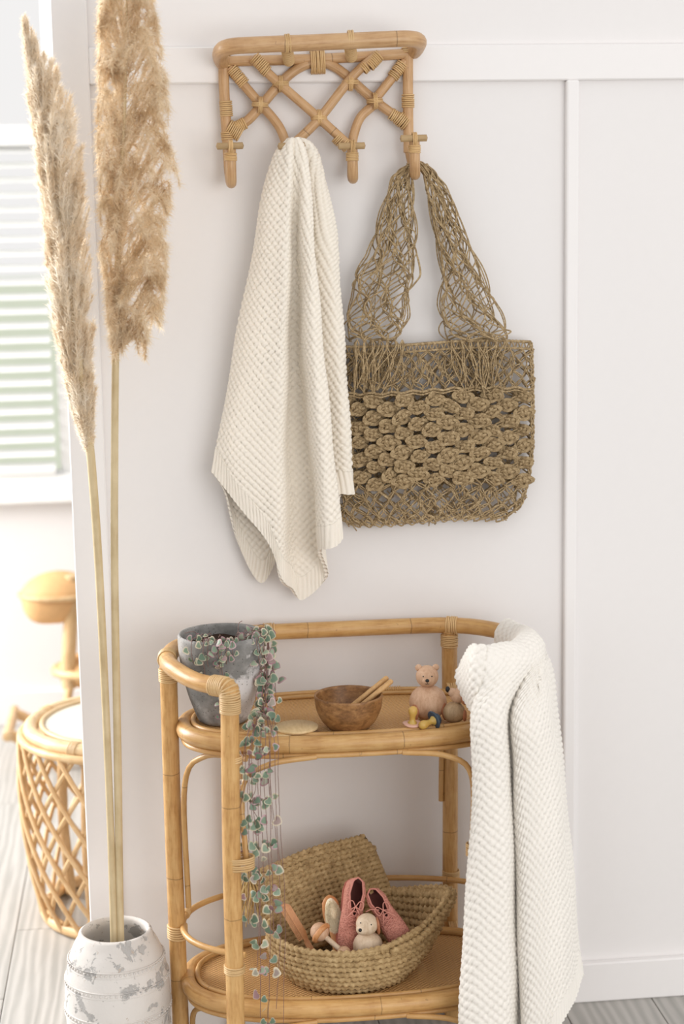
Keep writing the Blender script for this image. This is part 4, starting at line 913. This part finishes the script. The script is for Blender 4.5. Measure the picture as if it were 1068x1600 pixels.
mo = MB(); mc = HC+np.array([-.0034, -.0228, -.0075]); mo.tube([mc+np.array([0, 0, .0035]), mc], .00035, 4)
for s in (-1, 1): mo.tube(spl([mc, mc+np.array([s*.0018, .0004, -.0012]), mc+np.array([s*.0034, .001, .0002])], 6), .0004, 4)
mo.build('mouth', 'ink_black', bear)
for s in (-1, 1): MB().ball(BC+np.array([s*br*.80, -br*.55, -.012]), (.0098, .0042, .0172), M=euler(0, s*-.12, 0) @ euler(0, 0, s*.95), n=20, m=14).build('arm', 'cherry', bear)
MB().tube([BC+np.array([0, 0, br*.86]), HC-np.array([0, 0, hr*.86])], .0065, 10).build('neck', 'beech', bear)
# second figure, looking up at the bear
dc = np.array([atz(714, 1138, ZT)[0]+.0005, -.292, ZT]); dr = .0198
dog2 = thing('wooden_dog', 'small wooden dog figure with raised black nose, half hidden behind the draped throw', 'toy', tuple(dc))
DC = dc+np.array([0, 0, dr*.96]); MB().ball(DC, (dr, dr, dr*.97), n=28, m=18).build('body', 'oak', dog2)
H2 = DC+np.array([.0085, .002, .0298]); hd = MB().ball(H2, (.0152, .014, .0135), n=24, m=16); hd.ball(H2+np.array([-.0095, -.001, .0055]), (.0108, .0088, .0082), M=euler(0, .55, 0), n=18, m=12); hd.build('head', 'beech', dog2)
MB().ball(H2+np.array([-.0195, -.0015, .0125]), (.0042, .0042, .0056), n=14, m=10).build('nose', 'ink_black', dog2)
for s in (-1, 1): MB().ball(H2+np.array([.001, s*.0135, .006]), .0012, n=8, m=6).build('eye', 'ink_black', dog2); MB().ball(H2+np.array([.008, s*.0142, -.002]), (.0062, .0022, .0115), n=14, m=10).build('ear', 'cherry', dog2)
MB().tube([DC+np.array([.003, 0, dr*.8]), H2], .006, 10).build('neck', 'oak', dog2)
MB().ball(DC+np.array([.0172, -.010, -.004]), (.006, .003, .011), M=euler(0, 0, .9), n=16, m=10).build('arm', 'cherry', dog2)
# pacifiers
def pacifier(name, label, c, M3, matshield, knob):
    o = thing(name, label, 'pacifier', tuple(c)); R = np.asarray(M3)
    w = lambda p: np.asarray(c)+R @ np.asarray(p)
    a = np.arange(40)*tau/40; rim = np.stack([.0185*np.cos(a)*(1-.06*np.cos(2*a)), .0152*np.sin(a), 0*a], 1)
    sh = MB(); rr = np.array([.001, .35, .7, .92, 1.0, .92, .7, .35, .001]); zz = np.array([.0024, .0024, .0022, .0016, 0, -.0016, -.0020, -.0022, -.0022])
    X = rim[None]*rr[:, None, None]; X[..., 2] += zz[:, None]+.012*(X[..., 0]/.02)**2*.25; sh.grid(w(X.reshape(-1, 3).T if False else 0) if False else (X @ R.T+np.asarray(c)), cv=True, flip=True); sh.build('shield', matshield, o)
    MB().lathe([(.0095, .001), (.0078, .004), (.0055, .007), (.0048, .011), (.0058, .016), (.0078, .021), (.0082, .0255), (.0066, .0305), (.003, .033), (.0003, .0334)], 22, c, M=R).build('teat', 'latex', o)
    MB().lathe([(.0003, -.009), (.0085, -.009), (.0098, -.0078), (.0098, -.0045), (.0085, -.0026), (.006, -.0015)], 24, c, M=R).build('knob', knob, o)
    return o
p1 = np.array([atz(646, 1141, ZT)[0]-.0015, -.318, ZT+.0092]); pacifier('pacifier', 'blush pink pacifier lying flat on the tray, yellow teat pointing up', p1, euler(.12, .02, .2), 'silicone_blush', 'silicone_blush')
p2 = np.array([atz(677, 1136, ZT)[0], -.322, ZT+.0156]); pacifier('pacifier', 'navy blue pacifier tipped on its edge, yellow teat pointing down left', p2, align((-.80, -.42, -.16)) @ rotm('Z', 1.1), 'silicone_navy', 'silicone_navy')
# ---------------------------------------------------------------- lower tray: woven basket and what it holds
ZB = ZL+.0018
bk = np.array([.322, -.224, ZB]); basket = thing('woven_basket', 'shallow woven seagrass basket full of baby things on the lower tray', 'basket', tuple(bk))
def coil(mb, P, r, pitch=.0125, closed=True, amp=.34, flat=1.0):
    mb.tube(P, r, 8, closed=closed, rip=(amp, pitch, 1, 0), flat=flat); return mb
def brow(h, a, b, lift=1.0, n=220):
    th = np.linspace(-pi, pi, n, endpoint=False); pk = np.exp(-((th-.10)/.46)**2); bkk = np.exp(-((th-.85)/.55)**2)
    f = np.clip(h/.085, 0, 1)**1.15*lift; wv = .0012*np.sin(7*th+h*300)
    return np.stack([bk[0]+(a+.050*pk*f+wv)*np.cos(th), bk[1]+(b+wv)*np.sin(th), bk[2]+.006+h*(1-.06*np.cos(th)*0)+.034*pk*f+.020*bkk*f], 1)
prof = [(0, .112, .104), (.010, .122, .112), (.020, .130, .118), (.030, .1355, .1215), (.040, .139, .1235), (.050, .141, .125), (.060, .1425, .126), (.070, .143, .1265), (.0795, .1435, .127)]
thr = np.linspace(-pi, pi, 220, endpoint=False)
for h, a, b in prof: coil(MB(), brow(h, a, b), .0058*(1+.75*(h/.085)**.6*np.exp(-((thr-.10)/.46)**2)+.45*(h/.085)*np.exp(-((thr-.85)/.55)**2)), .0118).build('coil_row', 'seagrass_basket', basket)
bs = MB()
for k in range(9):
    q = (k+.5)/9.3; th = np.linspace(0, tau, max(16, int(150*q)), endpoint=False); coil(bs, np.stack([bk[0]+.110*q*np.cos(th), bk[1]+.102*q*np.sin(th), np.full(len(th), bk[2]+.006)], 1), .0062)
bs.build('base_coil', 'seagrass_basket', basket)
hnd = MB()
for dz, do, h0, h1 in ((.010, .001, 52, 148), (.019, .003, 66, 138), (.006, .010, 70, 140), (.015, .011, 84, 132)):
    q = brow(.0795, .1435+do, .127+do); q = q[np.arange(h0, h1)]; w = np.sin(np.linspace(0, pi, len(q)))**.5; q[:, 2] += dz*w-.002; coil(hnd, spl(q[::3], 90), .0054, .0115, False)
hnd.build('handle', 'seagrass_basket', basket)
# flat crocheted pouch leaning in the basket
TL, TR, BR_, BL = at(388, 1366, -.125), at(574, 1303, -.092), at(628, 1436, -.135), at(440, 1506, -.205)
pouch = thing('crochet_pouch', 'flat crocheted seagrass pouch with a raffia tassel leaning inside the basket', 'pouch', tuple((BR_+BL)/2))
def quadp(u, v):
    u = np.asarray(u)[..., None]; v = np.asarray(v)[..., None]; return TL*(1-u)*(1-v)+TR*u*(1-v)+BR_*u*v+BL*(1-u)*v
nrm = unit(np.cross(TR-TL, BL-TL)); nrm = nrm if nrm[1] < 0 else -nrm
NRW = 19
for j in range(NRW):
    v = (j+.35)/NRW; t = np.linspace(0, 1, 60); rc = .045*np.exp(-((v)/.10)**2)
    tt = rc+(1-2*rc)*t; puff = .0135*np.sin(pi*np.clip(v*1.0+.02, 0, 1))**.5*np.sin(pi*t)**.4+.0005
    sag = np.array([0, 0, 1.0])*(.006*np.sin(tt*pi*1.0)-.004*np.sin(tt*9+v*4)*.4)[:, None]
    F_ = quadp(tt, np.full(60, v))+sag+nrm*puff[:, None]; B_ = quadp(tt, np.full(60, v))+sag-nrm*puff[:, None]*.7
    coil(MB(), np.vstack([F_, B_[::-1]]), .0058, .0105, True, .36).build('crochet_row', 'seagrass_basket', pouch)
rt_ = np.random.default_rng(4); tz = MB(); t0 = at(386, 1358, -.140)
for k in range(46):
    e = at(392+rt_.normal(0, 12)-6, 1430+rt_.normal(0, 12), -.150+rt_.normal(0, .012)); m_ = t0*.5+e*.5+np.array([rt_.normal(.002, .004), rt_.normal(0, .006), .006]); tz.tube(spl([t0+rt_.normal(0, .0015, 3), m_, e], 8), .0008, 4)
wraps(tz, t0+np.array([0, 0, -.012]), (0, 0, 1), .004, 3, .0012); tz.build('tassel', 'raffia', pouch)
# local frames for things that lean in the basket: rows of R are x (across), y (towards the toe or tip), z (out of the top)
def frame(along, out):
    y = unit(np.asarray(along, float)); z = np.asarray(out, float); z = unit(z-y*(z@y)); return np.stack([np.cross(y, z), y, z], 1)
# wooden comb
A, B = at(497, 1502, -.262), at(443, 1412, -.232); R = frame(B-A, (.25, -1, .25)); L = float(np.linalg.norm(B-A))
comb = thing('wooden_comb', 'reddish wooden comb leaning at the left side of the basket', 'comb', tuple(A)); mb = MB()
def loc(mb2, c, Rm): mb2.v = [v @ Rm.T+c for v in mb2.v]; return mb2
s = np.linspace(0, 1, 26); xr = np.where(s < .36, .0052, .0052+.0035*np.clip((s-.36)/.12, 0, 1))*np.where(s > .93, np.sqrt(np.clip((1.0-s)/.07, .02, 1)), 1); xl = np.where(s < .36, -.0052, -.0030)*np.where(s > .96, .8, 1)
X = np.stack([np.stack([np.where(k, xr, xl), s*L, np.full(26, z)], 1) for k, z in ((0, -.0018), (1, -.0018), (1, .0018), (0, .0018))], 1)
loc(MB().grid(X, cv=True), A, R).build('comb_spine', 'pear', comb, smooth=False)
tm = MB()
for k in range(30): y = L*(.44+.53*k/29); tm.box(-.0118, -.0020, y-.00075, y+.00075, -.0010, .0010)
tm.box(-.0118, -.002, L*.985-.002, L*.985+.001, -.0016, .0016).box(-.0118, -.002, L*.405, L*.425, -.0016, .0016); loc(tm, A, R).build('teeth', 'pear', comb, kind='stuff', smooth=False)
# baby brush
A, B = at(527, 1500, -.272), at(514, 1398, -.222); R = frame(B-A, (.12, -1, .35)); L = float(np.linalg.norm(B-A))
brush = thing('baby_brush', 'wooden baby brush with soft cream bristles standing in the basket', 'brush', tuple(A))
s = np.linspace(0, 1, 34); w = np.interp(s, [0, .05, .3, .45, .55, .72, .88, .96, 1], [.0045, .0062, .0062, .0085, .0138, .0165, .0155, .010, .001]); a = np.arange(18)*tau/18
X = np.stack([w[:, None]*np.cos(a), np.repeat(s[:, None]*L, 18, 1), np.minimum(w, .0062)[:, None]*np.sin(a)*.9], -1); mb = MB().grid(X, np.stack([np.repeat(s[:, None], 18, 1), np.repeat(a[None], 34, 0)], -1), cv=True); loc(mb, A, R).build('brush_back', 'pear', brush)
n = 5200; rb_ = np.random.default_rng(8); q = np.sqrt(rb_.random(n)); an = rb_.random(n)*tau; bx = q*np.cos(an)*.0122; by = L*.735+q*np.sin(an)*L*.215
b = np.stack([bx, by, np.full(n, .0048)], 1); e = b+np.stack([bx*.18+rb_.normal(0, .0012, n), -.012+(by-L*.735)*.10+rb_.normal(0, .0016, n), rb_.uniform(.0085, .0125, n)], 1); sd = unit(rb_.normal(size=(n, 3))*np.array([1, 1, .1]))*.00028
V = np.stack([b-sd, b+sd, e+sd*.6, e-sd*.6], 1); mb = MB().add(V, np.arange(n*4).reshape(n, 4)); mb.ball((0, L*.735, .005), (.0122, L*.215, .0105), n=24, m=12); loc(mb, A, R).build('bristles', 'bristle', brush, kind='stuff')
# rattle: two balls on a dowel, a loose ring on the upper ball
A, B = at(499, 1456, -.292), at(537, 1489, -.322); d = unit(B-A)
rat = thing('wooden_rattle', 'round beech rattle with a dowel handle lying in the basket', 'rattle', tuple((A+B)/2-np.array([0, 0, .01])))
MB().ball(A, .0168, n=26, m=18).build('ball', 'beech', rat); MB().ball(B, .0125, n=22, m=14).build('ball', 'beech', rat); MB().tube([A, (A+B)/2, B], .0048, 12).build('dowel', 'beech_pale', rat)
a = np.arange(40)*tau/40; u1 = unit(np.cross(d, (0, 0, 1))); u2 = np.cross(d, u1); MB().tube(A+d*.0035+(u1*np.cos(a)[:, None]+u2*np.sin(a)[:, None])*.0165, .0050, 10, closed=True).build('ring', 'pear', rat)
# puppy figure
HC = at(573, 1444, -.305); hr = .0198; dog = thing('wooden_dog', 'pale wooden puppy figure with brown ears standing at the front of the basket', 'toy', tuple(HC-np.array([0, 0, .075])))
hd = MB().ball(HC, (hr, hr, hr*.97), n=28, m=20); hd.ball(HC+np.array([-.0085, -.010, -.0045]), (.0125, .0125, .0105), n=20, m=14); hd.build('head', 'beech_pale', dog)
MB().ball(HC+np.array([-.0145, -.0195, -.002]), (.0036, .0036, .0032), n=12, m=8).build('nose', 'ink_black', dog)
for p in ((-.0128, -.0125, .0085), (.0055, -.0178, .0062)): MB().ball(HC+np.array(p), .0012, n=8, m=6).build('eye', 'ink_black', dog)
MB().ball(HC+np.array([.0190, -.004, -.003]), (.0034, .0078, .0165), M=euler(0, -.1, .2), n=16, m=12).build('ear', 'cherry', dog); MB().ball(HC+np.array([-.0150, .010, -.003]), (.0034, .0078, .0165), M=euler(0, .1, .2), n=16, m=12).build('ear', 'cherry', dog)
BCn = HC+np.array([.0015, .004, -.0435]); MB().ball(BCn, (.0270, .0265, .0275), n=30, m=20).build('body', 'beech_pale', dog)
MB().tube([BCn, HC], .007, 10).build('neck', 'beech_pale', dog)
# pink knitted lace-up baby shoes, heels up
def shoe(label, A, B, out, seed):
    R = frame(np.asarray(B)-np.asarray(A), out); L = float(np.linalg.norm(np.asarray(B)-np.asarray(A)))
    o = thing('baby_shoe', label, 'shoe', tuple(B), 'pink baby shoes in the basket'); ns = 40; s = np.linspace(0, 1, ns)
    w = np.interp(s, [0, .04, .15, .35, .6, .78, .92, .98, 1], [.004, .0125, .0168, .0172, .0205, .0212, .016, .008, .001]); h = np.interp(s, [0, .05, .25, .45, .55, .7, .85, .96, 1], [.044, .046, .040, .037, .036, .029, .022, .015, .008])
    g = np.interp(s, [0, .04, .2, .38, .47, .50], [.0, .0085, .0125, .0085, .003, 0]); tb = 25; secs = []; ins = []
    hp = h*1.0
    for i in range(ns):
        c = [(-g[i], hp[i]), (-(g[i]+w[i])*.62, hp[i]*.93), (-w[i]*1.02, hp[i]*.62), (-w[i]*1.0, hp[i]*.25), (-w[i]*.8, .001), (0, 0)]
        if g[i] < .001: c[0] = (0, hp[i]); c[1] = (-w[i]*.6, hp[i]*.9)
        c = np.array(c); c = np.vstack([c, (c[:-1]*np.array([-1, 1]))[::-1]]); q = spl(c, tb); secs.append(np.stack([q[:, 0], np.full(tb, s[i]*L), q[:, 1]], 1))
        q2 = q*np.array([.93, .96])+np.array([0, .0006]); ins.append(np.stack([q2[:, 0], np.full(tb, s[i]*L*.985+.0007), q2[:, 1]], 1))
    X = np.array(secs); uv = np.stack([np.repeat(s[:, None]*L, tb, 1), np.repeat(np.linspace(0, .09, tb)[None], ns, 0)], -1)
    loc(MB().grid(X, uv, flip=False), A, R).build('upper', 'knit_pink', o)
    loc(MB().grid(np.array(ins), uv, flip=True), A, R).build('lining', 'shoe_inside', o)
    lip = np.vstack([X[:21, 0], X[20::-1, -1]]); loc(MB().tube(lip, .0016, 7), A, R).build('collar', 'leather_pink', o)
    so = np.vstack([np.stack([w*1.03, s*L, np.full(ns, -.001)], 1), np.stack([-w*1.03, s*L, np.full(ns, -.001)], 1)[::-1]]); sm = MB(); sm.grid(np.stack([so, so*np.array([.98, 1, 1])+np.array([0, 0, -.004]), so*np.array([.1, 1, 1])+np.array([0, 0, -.0045])]), cv=True); sm.grid(np.stack([so*np.array([.1, 1, 1]), so]), cv=True); loc(sm, A, R).build('sole', 'leather_pink', o)
    lc = MB(); r = np.random.default_rng(seed)
    top = lambda x, y: np.array([x, y*L, np.interp(y, s, h)*(1-.22*(abs(x)/.02)**2)+.0018])
    for k in range(4):
        y0, y1 = .40+.055*k, .40+.055*(k+1)
        for sg in (-1, 1): lc.tube(spl([top(sg*.0095, y0), top(0, (y0+y1)/2)+np.array([0, 0, .0008*sg]), top(-sg*.0095, y1)], 7), .0009, 5)
    c = top(0, .37)+np.array([0, 0, .003])
    for sg in (-1, 1):
        lc.tube(spl([c, c+np.array([sg*.007, -.010, .003]), c+np.array([sg*.014, -.006, .002]), c+np.array([sg*.011, .005, .001]), c], 18), .0010, 5); lc.tube(spl([c, c+np.array([sg*.006, .010, .002]), c+np.array([sg*.013+r.normal(0, .002), .020, -.002])], 9), .0010, 5)
    if seed == 2: lc.tube(spl([c+np.array([.006, -.004, 0]), c+np.array([.018, -.012, .004]), c+np.array([.028, -.014, .001])], 10), .0010, 5)
    lc.ball(c, .0022, n=8, m=6); loc(lc, A, R).build('laces', 'lace_pink', o)
shoe('pink knitted baby shoe, heel highest, just behind the puppy figure', at(551, 1373, -.218), at(541, 1496, -.276), (.10, -1, .30), 1)
shoe('pink knitted baby shoe lying slanted to the right of the puppy figure', at(581, 1396, -.222), at(636, 1484, -.288), (-.10, -1, .42), 2)
# ---------------------------------------------------------------- rattan drum stool and rocking horse in the room beyond
SX, SY = -.080, .612
stool = thing('drum_stool', 'round rattan drum stool with lattice sides and white woven top', 'stool', (SX, SY, 0))
sz = [0, .05, .15, .25, .33, .40, .43]; sr = [.203, .213, .231, .241, .243, .240, .238]
MB().lathe([(.0005, .452), (.18, .452), (.186, .450)], 64, (SX, SY, 0)).build('woven_top', 'white_weave', stool)
def ring(z, r, t, mat, nm, par=stool, e=1.0): 
    a = np.arange(90)*tau/90; return MB().tube(np.stack([SX+r*np.cos(a), SY+r*np.sin(a), np.full(90, z)], 1), t, 10, closed=True).build(nm, mat, par)
ring(.4515, .191, .006, 'rattan_pale', 'inner_ring'); ring(.442, .217, .0165, 'rattan_pale', 'top_ring'); ring(.428, .238, .0095, 'rattan_stool', 'rim_ring'); ring(.014, .200, .014, 'rattan_stool', 'base_ring')
NS = 22; z = np.linspace(.012, .425, 26); Rz = spl_at(np.stack([sz, sr], 1), np.linspace(0, 6, 200)); 
def strand(sg, off):
    r = np.interp(z, Rz[:, 0], Rz[:, 1])+(.004 if sg > 0 else -.004); th = sg*1.25*(1-z/.425); mb = MB()
    return mb.tube(np.stack([r*np.cos(th), r*np.sin(th), z], 1), .0056, 7).mesh('lattice_cane', (0, 0, 0))
for sg in (1, -1):
    me = strand(sg, 0); me.materials.append(M['rattan_stool'])
    for k in range(NS): piece('lattice_cane', me, stool, (SX, SY, 0), rotm('Z', tau*(k+(.25 if sg > 0 else .75))/NS))
for k in range(4):
    t = pi/4+k*pi/2+.25; MB().tube(spl([(SX+.17*cos(t), SY+.17*sin(t), .43), (SX+.185*cos(t), SY+.185*sin(t), .22), (SX+.172*cos(t), SY+.172*sin(t), .01)], 16), .0125, 10).build('leg', 'rattan_stool', stool)
    wraps(MB(), (SX+.217*cos(t), SY+.217*sin(t), .442), (-sin(t), cos(t), 0), .0165, 5, .002).build('binding', 'rattan_pale', stool)
# rocking horse
HY = 1.78; hx = float(at(118, 1060, HY)[0])
horse = thing('rocking_horse', 'pale rattan rocking horse with curved rockers near the far wall', 'toy', (hx+.15, HY, 0))
def hp(x, y, dY=0.0): return at(x, y, HY+dY)
c = hp(80, 925); an = tau*np.arange(32)/32
MB().grid(np.stack([np.stack([c[0]+.088*np.sign(np.cos(an))*np.abs(np.cos(an))**.7*cos(q)**.45, c[1]+.078*np.sin(an)*cos(q)**.45, np.full(32, c[2]-.088*sin(q)**1.0)], 1) for q in np.linspace(0, pi/2*.999, 12)]), cv=True, flip=True).build('muzzle', 'horse_weave', horse)
t = MB(); a = np.linspace(0, pi, 24); top = np.linspace(0.02, 1, 8); c2_ = hp(92, 927)
X = np.stack([np.stack([c2_[0]+.112*np.cos(tau*np.arange(32)/32)*cos(q), c2_[1]+.086*np.sin(tau*np.arange(32)/32)*cos(q), np.full(32, c2_[2]+.066*sin(q)**1.2)], 1) for q in np.linspace(0, pi/2*.99, 10)]); t.grid(X, cv=True); t.build('brow', 'horse_weave', horse)
MB().tube(np.stack([c2_[0]+.112*np.cos(tau*np.arange(48)/48), c2_[1]+.086*np.sin(tau*np.arange(48)/48), np.full(48, c2_[2])], 1), .008, 8, closed=True).build('brow_ring', 'rattan_stool', horse)
for d in (-.05, .05): MB().tube(spl([hp(112, 900, d*.6), hp(111, 960, d*.8), hp(107, 1040, d), hp(108, 1075, d)], 20), .022, 10).build('neck_pole', 'rattan_stool', horse)
bc_ = hp(181, 1045); MB().ball(bc_, (.175, .10, .062), n=30, m=18).build('seat', 'horse_weave', horse); MB().tube(np.stack([bc_[0]+.178*np.cos(tau*np.arange(60)/60), bc_[1]+.104*np.sin(tau*np.arange(60)/60), np.full(60, bc_[2]+.005)], 1), .014, 8, closed=True).build('seat_ring', 'rattan_stool', horse)
x0 = float(hp(16, 1100)[0])
for d in (-.11, .11):
    MB().tube(spl([(x0, HY+d, .115), (x0+.13, HY+d, .050), (x0+.32, HY+d, .016), (x0+.52, HY+d, .05), (x0+.66, HY+d, .115)], 40), .016, 10).build('rocker', 'rattan_stool', horse)
    for fx, gx in ((.18, .10), (.50, .44)): MB().tube([(x0+gx+.04, HY+d, .052 if gx < .2 else .032), (x0+fx, HY+d*.5, bc_[2]-.02)], .013, 10).build('leg', 'rattan_stool', horse)
for gx, zz in ((.0, .115), (.09, .068), (.60, .085)): MB().tube([(x0+gx, HY-.14, zz), (x0+gx, HY+.14, zz)], .015, 10).build('cross_bar', 'rattan_stool', horse)
